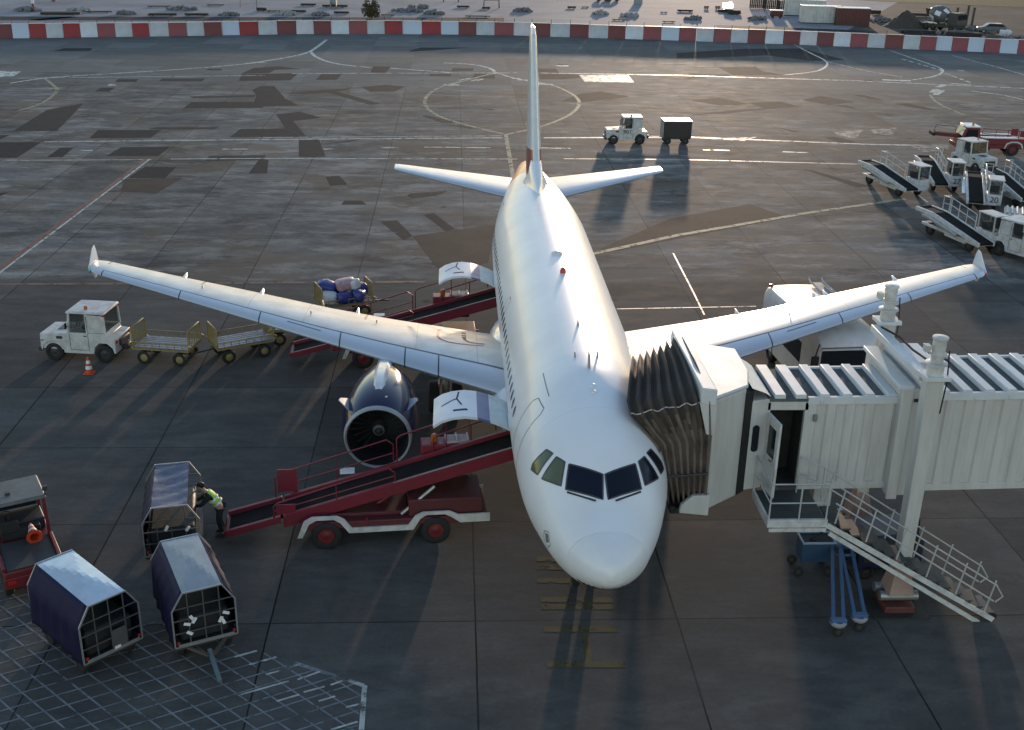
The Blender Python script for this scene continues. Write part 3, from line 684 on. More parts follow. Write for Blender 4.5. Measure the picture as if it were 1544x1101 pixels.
for sgn in (-1, 1):
    wg = surf_loft('wing', m_wing, WS, sgn, AIR, None)
    fo = MB(); n = len(fence_poly); cy, cz = 20.6, 4.15
    inn = [(cy+(p[0]-cy)*.93, cz+(p[1]-cz)*.95) for p in fence_poly]
    fo.loft([[(sgn*(17.03), *p) for p in inn], [(sgn*17.04, *p) for p in fence_poly], [(sgn*17.06, *p) for p in fence_poly], [(sgn*17.07, *p) for p in inn]])
    fo.build('wingtip_fence', plane_white, wg)
    MB().lathe([(-.16,.0),(-.10,.05),(0,.07),(.14,.06)], (sgn*16.93,19.72,4.06), 'y', 12).build('navigation_light', mat('green_lens', (.0, .42, .30), .15, dirt=0) if sgn < 0 else mat('red_nav_lens', (.7, .03, .02), .15, dirt=0), wg)
    for yy, ln in ((7.0,2.6),(10.6,2.2),(13.6,1.9)):
        te = float(np.interp(yy, [s[0] for s in WS], [s[2] for s in WS])); z = float(np.interp(yy, [s[0] for s in WS], [s[4] for s in WS]))
        rg = []
        for t, r, dz in ((-ln+.5,.02,-.1),(-ln+.9,.13,-.2),(-.9,.18,-.22),(-.1,.14,-.08),(.35,.05,.03),(.45,.01,.05)):
            rg.append([(sgn*yy+math.cos(2*PI*k/12)*r*.8, te+t, z+dz+math.sin(2*PI*k/12)*r) for k in range(12)])
        MB().loft(rg).build('flap_track_fairing', plane_white, wg)
    # escape-route marking at the wing root
    WB = BVHTree.FromPolygons([v.co.copy() for v in wg.data.vertices], [list(p.vertices) for p in wg.data.polygons])
    def top(x, y):
        l, n, i, d = WB.ray_cast(Vector((sgn*x, y, 8)), Vector((0, 0, -1))); return l
    mk = MB()
    ribbon_on(mk, WB, [top(*q) for q in ((3.95,16.9),(4.05,16.4),(4.05,15.3),(3.95,15.0),(3.7,14.72),(3.3,14.62),(2.5,14.6))], .09, .006)
    ribbon_on(mk, WB, [top(*q) for q in ((3.15,15.5),(3.12,15.2),(2.98,14.98),(2.7,14.9),(2.45,14.9))], .11, .006)
    for q in ((3.15,15.95),(3.15,16.45),(3.15,15.6)): patch_on(mk, WB, [top(q[0]+.10*math.cos(a), q[1]+.13*math.sin(a)) for a in (0,1.05,2.1,3.14,4.2,5.24)], .007, 1, 2)
    mk.build('walkway_marking', wmark, wg, fix=False)
    mk = MB(); ribbon_on(mk, WB, [top(9.2,15.7+.03), top(8.0,15.05+.03)], .05, .006); mk.build('stencil_line', grey_line, wg, fix=False)
    for (x, y) in ((12.6,18.4),(8.5,16.6),(6.2,16.4)):
        p = top(x, y); MB().bar(p-Vector((0,0,.02)), p+Vector((0,.03,.10)), .03, .06).build('vent_mast', dark, wg)
    # tailplane
    surf_loft('tailplane', m_tail, [(.55,27.5,31.75,4.86,4.86,.10),(6.05,30.6,32.0,5.45,5.44,.095),(6.25,30.85,31.95,5.47,5.46,.05)], sgn, AIR, None, 0, 6.3)
# ---- fin
def fin_mat():
    m = bpy.data.materials.new('fin_paint'); m.use_nodes = True; N = m.node_tree.nodes; L = m.node_tree.links; b = N['Principled BSDF']
    tc = N.new('ShaderNodeTexCoord'); sp = N.new('ShaderNodeSeparateXYZ'); L.new(tc.outputs['Object'], sp.inputs[0])
    def mth(op, a, c):
        n = node(N, 'ShaderNodeMath', operation=op)
        for i, q in enumerate((a, c)):
            if isinstance(q, (int, float)): n.inputs[i].default_value = q
            else: L.new(q, n.inputs[i])
        return n.outputs[0]
    k = mth('LESS_THAN', mth('ADD', sp.outputs[2], mth('MULTIPLY', sp.outputs[1], .10)), 7.12+2.756)
    n = node(N, 'ShaderNodeMix', data_type='RGBA'); n.inputs['A'].default_value = (.60, .63, .65, 1); n.inputs['B'].default_value = (.27, .035, .04, 1); L.new(k, n.inputs['Factor'])
    n2 = node(N, 'ShaderNodeMix', data_type='RGBA'); n2.inputs['B'].default_value = (.8, .8, .8, 1); L.new(n.outputs['Result'], n2.inputs['A']); L.new(mth('GREATER_THAN', sp.outputs[2], 11.62), n2.inputs['Factor'])
    L.new(n2.outputs['Result'], b.inputs['Base Color']); b.inputs['Roughness'].default_value = .3; b.inputs['Coat Weight'].default_value = .25
    return m
fsec = [(5.3,25.4,32.0,0,0,.105),(7.5,27.3,32.2,0,0,.112),(11.5,30.1,32.4,0,0,.13),(11.85,30.5,32.38,0,0,.10),(11.93,30.9,32.3,0,0,.03)]
fin = surf_loft('fin', fin_mat(), fsec, 1, AIR, None, 0, 12, vertical=True)
# polished strip along the fin's leading edge, and the white fillet in front of it
le = MB(); rg = []
for z in np.linspace(6.7, 11.5, 12):
    y = float(np.interp(z, [5.3,7.5,11.5], [25.4,27.3,30.1])); c_ = float(np.interp(z, [5.3,7.5,11.5], [6.6,4.9,2.3])); pts = []
    for u, h in [(.022,None),(.012,None),(.004,None),(0,None)]:
        th = 5*.116*(.2969*math.sqrt(u)-.126*u-.3516*u*u)*c_; pts.append((u*c_, th+.006))
    rg.append([(h, y+d-.006, z) for d, h in pts]+[(-h, y+d-.006, z) for d, h in pts[-2::-1]])
le.loft(rg, cap=False, closed=False); le.build('fin_leading_edge', mat('pale_leading_edge', (.74, .76, .74), .25, .3, dirt=.2), fin, smooth=60)
ff = []
for y, h, wd in ((23.9,5.88,.02),(24.5,6.02,.10),(25.2,6.25,.17),(25.9,6.50,.22),(26.6,6.78,.26),(27.0,6.86,.27)):
    zb = fT(y)-.25; ff.append([(-wd*2.3,y,zb),(-wd*1.15,y,zb+(h-zb)*.5),(-wd*.8,y,h-.12),(0,y+.02,h),(wd*.8,y,h-.12),(wd*1.15,y,zb+(h-zb)*.5),(wd*2.3,y,zb)])
MB().loft(ff).build('fin_fillet', plane_white, fin, smooth=70)
# ---- engines
m_chrome = mat('polished_nozzle', (.62, .50, .33), .14, 1.0, dirt=.3)
m_lip = mat('inlet_lip', (.36, .37, .38), .5, .35, dirt=.3)
m_fan = mat('fan_blades', (.007, .007, .008), .6, .1)
for sgn in (-1, 1):
    e = bpy.data.objects.new('engine', None); C.objects.link(e); e.parent = AIR; e.location = (sgn*5.75, 9.2, 2.24); e.rotation_euler = (R(1), 0, 0)
    MB().lathe([(.17,1.015),(.4,1.08),(.9,1.155),(1.5,1.175),(2.2,1.13),(2.9,1.02),(3.25,.95),(3.24,.85),(2.6,.8)], n=44).build('cowling', navy, e, smooth=60)
    MB().lathe([(.07,.915),(.03,.93),(0,.965),(.04,.99),(.17,1.017)], n=44).build('inlet_lip', m_lip, e, smooth=60)
    MB().lathe([(.071,.914),(.15,.90),(.3,.89),(.6,.89),(1.0,.90),(1.0,.3),(1.0,0)], n=40).build('inlet_duct', mat('inlet_lining', (.018, .018, .02), .6), e, smooth=60)
    f_ = MB()
    for k in range(24):
        a = 2*PI*k/24; c, s_ = math.cos(a), math.sin(a); t = Vector((-s_, 0, c)); r_ = Vector((c, 0, s_))
        f_.add([r_*.24-t*.03+Vector((0,.80,0)), r_*.24+t*.03+Vector((0,.93,0)), r_*.86+t*.10+Vector((0,.92,0)), r_*.86-t*.06+Vector((0,.84,0))], [(0,1,2,3)])
    f_.build('fan', m_fan, e, fix=False)
    MB().lathe([(.42,0),(.48,.08),(.62,.16),(.84,.24)], n=20).build('spinner', mat('spinner_grey', (.03, .03, .032), .4), e)
    MB().lathe([(.5,.13),(.54,.165),(.60,.18),(.62,.15)], n=20).build('spinner_ring', mat('spinner_white', (.16, .16, .16), .5), e)
    MB().lathe([(2.9,.70),(3.25,.88),(3.7,.80),(4.3,.62),(4.3,.56),(3.6,.5)], n=36).build('exhaust_nozzle', m_chrome, e, smooth=60)
    MB().lathe([(3.6,.4),(4.3,.34),(4.9,.12),(5.0,0)], n=20).build('exhaust_plug', m_chrome, e)
    pr = []
    for y, wd, zt, zb in ((.70,.13,1.09,1.0),(1.35,.21,1.22,1.0),(2.2,.22,1.22,.95),(3.2,.22,1.04,.8),(4.0,.24,.80,.5),(4.6,.25,.66,.45),(6.5,.20,.5,.25),(7.4,.06,.5,.3)):
        pr.append([(-wd,y,zb),(-wd,y,zt-.10),(-wd*.55,y,zt),(wd*.55,y,zt),(wd,y,zt-.10),(wd,y,zb)])
    MB().loft(pr).build('pylon', mat('pylon_grey', (.60, .62, .64), .28, .3, dirt=.3), e, smooth=30)
    for s2 in (-1, 1):
        a = R(38); c, q = math.cos(a)*s2, math.sin(a); P = lambda r, y: Vector((c*r, y, q*r))
        st = MB(); n_ = Vector((-q, 0, c*1)).normalized()*.014
        poly = [P(1.10,.55), P(1.12,1.35), P(1.46,.95), P(1.50,.75)]
        st.hexa([p-n_ for p in poly], [p+n_ for p in poly]); so_ = st.build('strake', mat('strake_grey', (.24, .27, .34), .4), e)
    MB().lathe([(0,.04),(.02,.04),(.02,.0)], (.25,.62,1.085), 'z', 10).build('fan_cowl_latch', mat('latch_plate', (.55,.56,.58), .4), e)
# ---- gear
for sgn in (-1, 1):
    g = MB().tube([(sgn*3.6,16.1,2.7),(sgn*3.75,16.1,1.4),(sgn*3.8,16.1,.57)], [.16,.15,.12], 12).tube([(sgn*3.7,16.1,1.5),(sgn*2.2,16.0,2.2)], .07, 8).tube([(sgn*3.35,16.1,.57),(sgn*4.25,16.1,.57)], .08, 8).build('main_gear', mat('gear_grey', (.35, .35, .36), .45, .3), AIR)
    MB().bb(sgn*4.02-.03, sgn*4.02+.03, 15.5, 16.6, 1.3, 2.7).build('gear_door', plane_white, g)
    for dx in (-.42, .42):
        ww = wheel(g, sgn*3.8+dx, 16.1, .57, .57, .40, steel, 'gear_wheel'); ww.rotation_euler = (0, 0, PI/2)
g = MB().tube([(0,5.0,2.0),(0,4.95,1.2),(0,4.9,.38)], [.10,.09,.07], 10).tube([(0,4.95,1.1),(0,6.1,1.95)], .05, 8).tube([(-.28,4.9,.38),(.28,4.9,.38)], .05, 8).build('nose_gear', mat('gear_grey', (.35, .35, .36)), AIR)
for dx in (-.22, .22):
    ww = wheel(g, dx, 4.9, .38, .38, .20, steel, 'gear_wheel'); ww.rotation_euler = (0, 0, PI/2)
for dx in (-.45, .45): MB().bb(dx-.015, dx+.015, 4.6, 6.3, 1.25, 1.95).build('gear_door', plane_white, g)
# ---- open cargo doors on the starboard side
m_bay = mat('cargo_bay_dark', (.02, .018, .016), .8)
m_dband = mat('door_navy_band', (.11, .13, .29), .35, dirt=.2)
m_dpale = mat('door_pale_end', (.62, .70, .72), .4, dirt=.35)
m_dskin = mat('door_skin', (.66, .68, .74), .35, dirt=.3, scale=1.2)
for (Y0, Y1, mk) in ((7.35, 9.17, 1), (19.95, 21.75, 0)):
    b = MB(); patch_on(b, FB, [(-fx(y, z), y, z) for y, z in ((Y0, 2.1), (Y1, 2.1), (Y1, 3.45), (Y0, 3.45))], .01, 6, 4); b.build('cargo_shade_patch', m_bay, AIR, fix=False)  # dark patch on the skin, painted shade in place of a hollow hold
    # cross-section of the door: from the hinge outwards, arched, skin side up
    prof = [(-1.90,3.42),(-2.15,3.56),(-2.5,3.70),(-2.85,3.80),(-3.2,3.84),(-3.55,3.80),(-3.85,3.70),(-4.08,3.54)]
    def slab(i0, i1, th=.075):
        p = prof[i0:i1+1]; q = []
        for i, (x, z) in enumerate(p): q.append((x+.02, z-th))
        return [(x, z) for x, z in p]+q[::-1]
    d_ = MB()
    for i0, i1, mi in ((0,2,1),(2,3,2),(3,7,0)): d_.prism(slab(i0, i1), Y0, Y1, 'y', mi)
    d_ = d_.build('cargo_door', [m_dskin, m_dpale, m_dband], AIR, smooth=25)
    DB = BVHTree.FromPolygons([v.co.copy() for v in d_.data.vertices], [list(p.vertices) for p in d_.data.polygons])
    def dt(x, y): return DB.ray_cast(Vector((x, y, 6)), Vector((0, 0, -1)))[0]
    m_ = MB(); ym = (Y0+Y1)/2
    ribbon_on(m_, DB, [dt(-3.86,ym+.05), dt(-3.42,ym+.33)], .055, .006); ribbon_on(m_, DB, [dt(-3.42,ym+.33), dt(-3.36,ym+.8)], .045, .006); ribbon_on(m_, DB, [dt(-3.42,ym+.33), dt(-3.28,ym-.12)], .045, .006)
    m_.build('pull_strap', black, d_, fix=False); m_ = MB(); ribbon_on(m_, DB, [dt(-3.52,ym-.45), dt(-3.12,ym-.45)], .11, .006); m_.build('door_handle', black, d_, fix=False)
    MB().bar((-1.96,ym-.5,3.48),(-1.70,ym-.5,3.72),.9,.05).build('hinge_plate', m_dpale, d_)

# ================================================================== PASSENGER BRIDGE
JB = empty('passenger_bridge', (8.1, 4.6, 0), 0, 'cream passenger boarding bridge with dark folded canopy against the airliner nose', 'boarding bridge')
JO = (-8.1, -4.6, 0)
def jb(mb, name, m, parent=None, **k): return mb.build(name, m, parent or JB, off=None if parent else JO, **k)
roofm = mat('bridge_roof_paint', (.60, .63, .64), .45, dirt=.45, scale=1.6, dcol=(.38, .40, .42))
roofd = mat('roof_recess', (.075, .088, .09), .8, dirt=.6, dcol=(.20, .21, .21), scale=2.5, spec=.2)
canopy = mat('canopy_fabric', (.050, .043, .038), .8, dirt=.7, scale=2.2, dcol=(.12, .085, .065))
canopy2 = mat('canopy_side_fabric', (.19, .145, .12), .8, dirt=1, scale=1.7, dcol=(.03, .024, .022))
# -- corrugated tunnels: near wall is a zigzag footprint extruded upwards
def corrug(x0, x1, y, dy, per=.50, amp=.06):
    out = []; x = x0; k = 0
    while x < x1-1e-3:
        e = min(x+per*.5, x1); a = amp*dy if k % 2 == 0 else 0
        out += [(x+.02, y+a), (e-.02 if e < x1 else e, y+a)]; x = e; k += 1
    return out
def tunnel(x0, x1, yn0, yn1, wd, z0, z1, name):
    sl = (yn1-yn0)/(x1-x0)
    near = [(x, y+(x-x0)*sl) for x, y in corrug(x0, x1, yn0, -1)]; farp = [(x, y+wd+.07) for x, y in near][::-1]
    far2 = [(x, yn0+wd+(x-x0)*sl) for x in (x1, x0)]
    t = jb(MB().prism(near+far2, z0, z1, 'z'), name, cream, smooth=0)
    rf = MB(); n = int((x1-x0)/.56)
    for i in range(n):
        xa = x0+(i+.48)*(x1-x0)/n; xb = xa+.50*(x1-x0)/n
        ya = yn0+(xa-x0)*sl; yb = ya+wd
        rf.hexa([(xa,ya-.03,z1+.012),(xb,ya-.03,z1+.012),(xb,yb+.03,z1+.012),(xa,yb+.03,z1+.012)], [(xa+.03,ya-.03,z1+.13),(xb-.03,ya-.03,z1+.13),(xb-.03,yb+.03,z1+.13),(xa+.03,yb+.03,z1+.13)])
    jb(rf, 'roof_ribs', roofm, bevel=.012)
    jb(MB().prism([(x0,yn0+.02),(x1,yn1+.02),(x1,yn1+wd-.02),(x0,yn0+wd-.02)], z1, z1+.008, 'z'), 'roof_deck', roofd)
    for yo, nm in ((-.05, 'roof_edge'), (wd-.02, 'roof_edge')):
        g = MB(); g.prism([(x0,yn0+yo-.02),(x1,yn1+yo-.02),(x1,yn1+yo+.09),(x0,yn0+yo+.09)], z1-.14, z1+.06, 'z')
        for i in range(int((x1-x0)/.9)):
            xx = x0+.3+i*.9; g.bb(xx, xx+.06, yn0+(xx-x0)*sl+yo-.05, yn0+(xx-x0)*sl+yo, z1-.12, z1-.02)
        jb(g, nm, roofm, bevel=.01)
    g = MB(); g.prism([(x0,yn0-.05),(x1,yn1-.05),(x1,yn1+.06),(x0,yn0+.06)], z0-.10, z0+.10, 'z'); jb(g, 'floor_beam', cream, bevel=.01)
    return t
# inner tunnel in two runs so that the service doorway is a real opening
DX0, DX1 = 4.45, 5.42
tunnel(DX1, 7.75, 4.60, 4.66, 1.95, 3.12, 5.58, 'inner_tunnel')
jb(MB().prism([(3.92,4.40),(4.44,4.55),(4.44,6.5),(3.92,6.6)], 3.08, 5.60), 'vestibule_wall', cream, bevel=.03)
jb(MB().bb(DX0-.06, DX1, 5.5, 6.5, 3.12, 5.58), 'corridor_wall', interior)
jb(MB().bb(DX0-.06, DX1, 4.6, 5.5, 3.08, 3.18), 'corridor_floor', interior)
jb(MB().bb(DX1-.05, DX1-.005, 4.70, 5.49, 3.19, 5.49), 'corridor_shade_panel', interior)  # added dark panel, painted shade behind the open doorway
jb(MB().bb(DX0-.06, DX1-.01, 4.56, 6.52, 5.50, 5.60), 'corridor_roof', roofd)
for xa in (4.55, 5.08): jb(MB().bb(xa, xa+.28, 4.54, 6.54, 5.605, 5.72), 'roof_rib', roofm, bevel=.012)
jb(MB().bb(DX0-.06, DX0+.02, 4.54, 4.66, 3.18, 5.5).bb(DX1-.06, DX1+.02, 4.54, 4.66, 3.18, 5.5).bb(DX0-.06, DX1+.02, 4.54, 4.66, 5.30, 5.52), 'door_frame', cream)
tunnel(8.45, 15.5, 4.52, 4.78, 2.4, 3.10, 5.72, 'outer_tunnel')
# collar between the tunnels
jb(MB().bb(7.72, 8.48, 4.38, 7.1, 2.92, 5.92), 'tunnel_collar', cream, bevel=.03)
jb(MB().bb(7.62, 8.0, 4.34, 7.12, 5.93, 6.04).bb(8.2, 8.52, 4.34, 7.12, 5.93, 6.02), 'collar_roof_flange', roofm, bevel=.02)
jb(MB().bb(7.70, 7.98, 4.30, 4.37, 2.85, 5.95), 'collar_flange', cream, bevel=.02)
jb(MB().bb(8.05, 8.13, 4.33, 4.375, 5.60, 5.68).bb(8.18, 8.26, 4.33, 4.375, 5.60, 5.68).bb(8.31, 8.39, 4.33, 4.375, 5.60, 5.68), 'vent_slots', interior)
# cab
cabp = [(2.78,3.50),(3.72,4.24),(3.95,5.2),(3.95,6.7),(2.70,7.25)]
jb(MB().prism(cabp, 3.0, 6.02, 'z'), 'cab', cream, bevel=.05)
jb(MB().prism([(x+(.04 if x > 3 else 0), y) for x, y in cabp], 6.03, 6.12, 'z'), 'cab_roof', roofm, bevel=.03)
jb(MB().loft([[(2.42,3.45,5.98),(2.80,3.42,5.90),(2.80,3.42,6.34),(2.42,3.45,6.38)], [(2.36,7.32,6.02),(2.74,7.34,5.94),(2.74,7.34,6.38),(2.36,7.32,6.44)]]), 'canopy_hood', roofm, bevel=.03)
jb(MB().prism([(2.40,5.98),(2.62,5.16),(2.82,5.10),(2.82,5.98)], 3.44, 3.52, 'y'), 'hood_cheek', cream, bevel=.01)
jb(MB().prism([(2.10,3.02),(2.84,2.94),(2.84,3.52),(2.42,3.50),(2.14,3.24)], 3.36, 3.50, 'y'), 'bumper_cheek', cream, bevel=.02)
jb(MB().bb(1.95, 2.8, 3.55, 7.2, 2.90, 3.05), 'cab_floor', dark)
jb(MB().bb(1.88, 2.02, 3.45, 7.1, 2.96, 3.14), 'rubber_bumper', black, bevel=.03)
jb(MB().prism([(3.73,4.20),(3.97,4.42),(3.97,6.7),(3.73,6.7)], 3.06, 5.9), 'cab_hinge_strip', black)
jb(MB().loft([[(3.9,4.34,5.98),(4.3,4.50,5.78),(4.46,4.54,5.66)], [(3.9,6.7,5.98),(4.3,6.6,5.78),(4.46,6.6,5.66)]], closed=False, cap=False), 'cab_back_roof', roofm)
g = MB(); P = [(4.13+.09*math.cos(a), 4.55+(.28 if math.sin(a) > 0 else -.28)+.09*math.sin(a)) for a in [2*PI*k/20 for k in range(20)]]
g.prism([(x, z) for x, z in P], 4.425, 4.475, 'y'); jb(g, 'porthole', glass)
jb(MB().bb(5.58,5.68,4.46,4.56,5.0,5.18), 'door_lamp', mat('lamp_grey', (.2,.2,.2), .5), bevel=.02)
# canopy: hoops from the cab frame (t=0) to the fuselage (t=1)
K0 = [(2.72,7.15,3.2),(2.66,7.2,5.9),(2.55,7.0,6.28),(2.55,5.2,6.30),(2.55,3.75,6.20),(2.62,3.52,5.95),(2.72,3.50,5.0),(2.74,3.48,3.25)]
K1 = [(1.98,6.5,3.2),(1.72,6.55,4.9),(1.25,6.5,5.86),(1.0,5.3,5.96),(.72,3.95,5.78),(.80,3.72,5.50),(1.50,3.68,4.72),(1.86,3.62,3.25)]
def hoop(t, push):
    pts = [Vector(a).lerp(Vector(b), t) for a, b in zip(K0, K1)]; c = Vector((2.0, 5.4, 4.2)); out = []
    P = []
    for a, b in zip(pts, pts[1:]):
        for i in range(6): P.append(a.lerp(b, i/6))
    P.append(pts[-1])
    for p in P:
        d = (p-c); d.x *= .15; d.normalize()
        sag = math.sin(p.y*3.1+t*5)*.012
        out.append(p+d*(push+sag))
    return out
N_ = 7; rings = []
for i in range(N_*4+1):
    t = i/(N_*4); ph = (i % 4)/4; rings.append(hoop(t, .14*math.cos(2*PI*ph)))
nrg = len(rings[0]); cn = MB(); cn.loft(rings, cap=False, closed=False)
cn.mi = [1 if (fi % (nrg-1)) > 32+2*math.sin(fi*.7) else 0 for fi in range(len(cn.f))]
cn_o = jb(cn, 'canopy', [canopy, canopy2], smooth=0)
for p in cn_o.data.polygons: p.use_smooth = True
sdm = cn_o.modifiers.new('thickness', 'SOLIDIFY'); sdm.thickness = .02
rp = [Vector(hoop(i/30, .11*abs(math.cos(i*PI*7/30)))[29])+Vector((0,-.01,-.02+.03*math.sin(i*.9))) for i in range(31)]
MB().tube(rp, .016, 6).build('rope', mat('rope_white', (.5,.48,.44), .7), cn_o)
g = MB(); lw = [hoop(i/18, .12)[39] for i in range(19)]; g.tube([Vector(p)+Vector((0,-.02,0)) for p in lw], .03, 6); g.build('lashing', dark, cn_o)
# service door, open
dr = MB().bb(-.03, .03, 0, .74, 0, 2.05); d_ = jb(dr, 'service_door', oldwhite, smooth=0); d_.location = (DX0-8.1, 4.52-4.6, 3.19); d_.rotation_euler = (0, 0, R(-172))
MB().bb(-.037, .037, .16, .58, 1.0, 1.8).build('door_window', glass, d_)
MB().tube([(.05,.54,.95),(.09,.54,.95),(.09,.44,.95)], .015, 6).build('handle', dark, d_)
# lifting columns either side of the tunnel
def column(x, y, top, front):
    c = jb(MB().hexa([(x-.17,y-.18,1.35),(x+.17,y-.18,1.35),(x+.17,y+.18,1.35),(x-.17,y+.18,1.35)], [(x-.20,y-.20,6.55),(x+.20,y-.20,6.55),(x+.20,y+.20,6.55),(x-.20,y+.20,6.55)]), 'lift_column', cream, bevel=.02)
    MB().bb(x-.32, x+.32, y-.28, y+.28, 6.56, 6.66).build('top_plate', roofm, c, bevel=.01)
    MB().lathe([(6.66,0),(6.66,.20),(6.90,.20),(6.92,.27),(6.96,.27),(6.98,.15),(7.15,.15),(7.17,.20),(7.21,.20),(7.23,.16),(7.55,.16),(7.57,.19),(7.62,.19),(7.64,0)], (x, y, 0), 'z', 14).build('lift_motor', oldwhite, c, smooth=30)
    MB().bb(x-.36, x-.22, y-.1, y+.1, 7.25, 7.42).build('junction_box', oldwhite, c, bevel=.01)
    MB().tube([(x+.22,y-.1,7.3),(x+.26,y-.1,6.9),(x+.32,y-.05,6.5),(x+.30,y,5.6)], .018, 6).build('cable', black, c)
    MB().hexa([(x-.34,y-.34,.52),(x+.34,y-.34,.52),(x+.34,y+.34,.52),(x-.34,y+.34,.52)], [(x-.17,y-.17,1.4),(x+.17,y-.17,1.4),(x+.17,y+.17,1.4),(x-.17,y+.17,1.4)]).build('column_foot', mat('faded_pink', (.36, .24, .21), .5, dirt=.5), c, bevel=.02)
    MB().tube([(x-.5,y-.12,.42),(x+.5,y-.12,.42)], .13, 12).tube([(x-.5,y+.3,.42),(x+.5,y+.3,.42)], .13, 12).build('drive_axle', steel, c)
    MB().bb(x-.40, x+.40, y-.38, y+.42, .012, .22).build('base_block', mat('base_red', (.13, .035, .028), .6, dirt=.6), c, bevel=.03)
    MB().bb(x-.75, x+.75, y-.62, y+.72, .008, .045).build('base_plate', mat('base_plate_steel', (.035,.032,.03), .7, .1), c)
column(8.12, 3.66, 6.6, True); column(8.35, 7.55, 6.6, False)
jb(MB().bb(7.86, 8.16, 3.9, 7.4, 6.36, 6.55), 'cross_beam', roofm, bevel=.02)
jb(MB().bb(8.18, 8.75, 4.9, 6.3, 6.16, 6.44), 'equipment_cabinet', roofm, bevel=.03)
jb(MB().tube([(8.0,7.0,6.62),(8.2,6.2,6.64),(8.25,5.4,6.6),(8.35,4.6,6.62),(8.2,3.9,6.7)], .03, 6), 'cable_run', black)
jb(MB().tube([(8.25,4.4,2.95),(8.65,4.2,2.3),(8.6,4.0,1.7),(8.2,3.8,1.55)], .03, 6), 'hanging_cable', black)
jb(MB().bb(6.0,6.5,4.9,5.3,2.2,3.02), 'underfloor_box', oldwhite, bevel=.03)
# landing and stair
railm = mat('rail_grey_paint', (.46,.46,.45), .5, dirt=.5)
m_tread = mat('tread_steel', (.07,.075,.075), .55, .3, dirt=.4)
LZ = 3.02
jb(MB().bb(4.28,5.70,2.98,4.52,LZ-.05,LZ), 'landing', m_tread)
jb(MB().bb(4.22,5.72,2.90,2.975,LZ-.16,LZ+.05).bb(4.22,4.28,2.975,4.5,LZ-.16,LZ+.05).bb(4.28,5.72,2.92,2.97,LZ-.30,LZ-.20), 'landing_edge', oldwhite)
def rail(mb, pts, r=.021): mb.tube(pts, r, 6)
g = MB()
for x in (4.25, 5.0, 5.68): rail(g, [(x,2.94,LZ),(x,2.94,LZ+1.02)])
rail(g, [(4.25,2.94,LZ+1.02),(5.68,2.94,LZ+1.02)]); rail(g, [(4.25,2.94,LZ+.5),(5.68,2.94,LZ+.5)])
rail(g, [(4.25,2.94,LZ+1.02),(4.25,4.5,LZ+1.02)]); rail(g, [(4.25,2.94,LZ+.5),(4.25,4.5,LZ+.5)]); rail(g, [(4.25,4.45,LZ),(4.25,4.45,LZ+1.02)])
jb(g, 'landing_railing', railm, smooth=60); g = MB()
rail(g, [(5.35,4.4,LZ),(5.35,4.4,LZ+1.02),(5.95,4.2,LZ+.8),(5.95,4.2,LZ-.1)]); rail(g, [(5.35,4.4,LZ+.5),(5.95,4.2,LZ+.35)])
jb(g, 'landing_railing', railm, smooth=60)
A_, B_ = Vector((5.72,0,LZ+.06)), Vector((10.45,0,.16)); NS = 15
st = MB()
for y in (2.92, 3.78): st.bar(A_+Vector((0,y,-.17)), B_+Vector((0,y,-.10)), .05, .13)
st.bar(A_+Vector((.1,2.95,-.42)), B_+Vector((-.3,2.95,-.24)), .05, .11)
st_o = jb(st, 'boarding_stair', oldwhite)
for i in range(NS):
    p = A_.lerp(B_, (i+.6)/NS); MB().bb(p.x-.14, p.x+.13, 2.95, 3.75, p.z-.03, p.z+.02).build('tread', m_tread, st_o)
for y in (2.90, 3.80):
    g = MB(); o1, o2 = Vector((.15,y,.92)), Vector((.15,y,.45))
    rail(g, [A_+o1, B_+Vector((-.1,y,.95)), B_+Vector((.12,y,.62)), B_+Vector((-.05,y,.45))]); rail(g, [A_+o2, B_+Vector((-.1,y,.48))])
    for i in range(6):
        p = A_.lerp(B_, .04+i*.18); rail(g, [p+Vector((0,y,0)), p+Vector((.15,y,.92))])
    g.build('stair_handrail', railm, st_o, smooth=60)
for y in (2.98, 3.72): MB().lathe([(-.04,0),(-.04,.13),(.04,.13),(.04,0)], (10.42,y,.13), 'y', 14).build('castor', black, st_o)

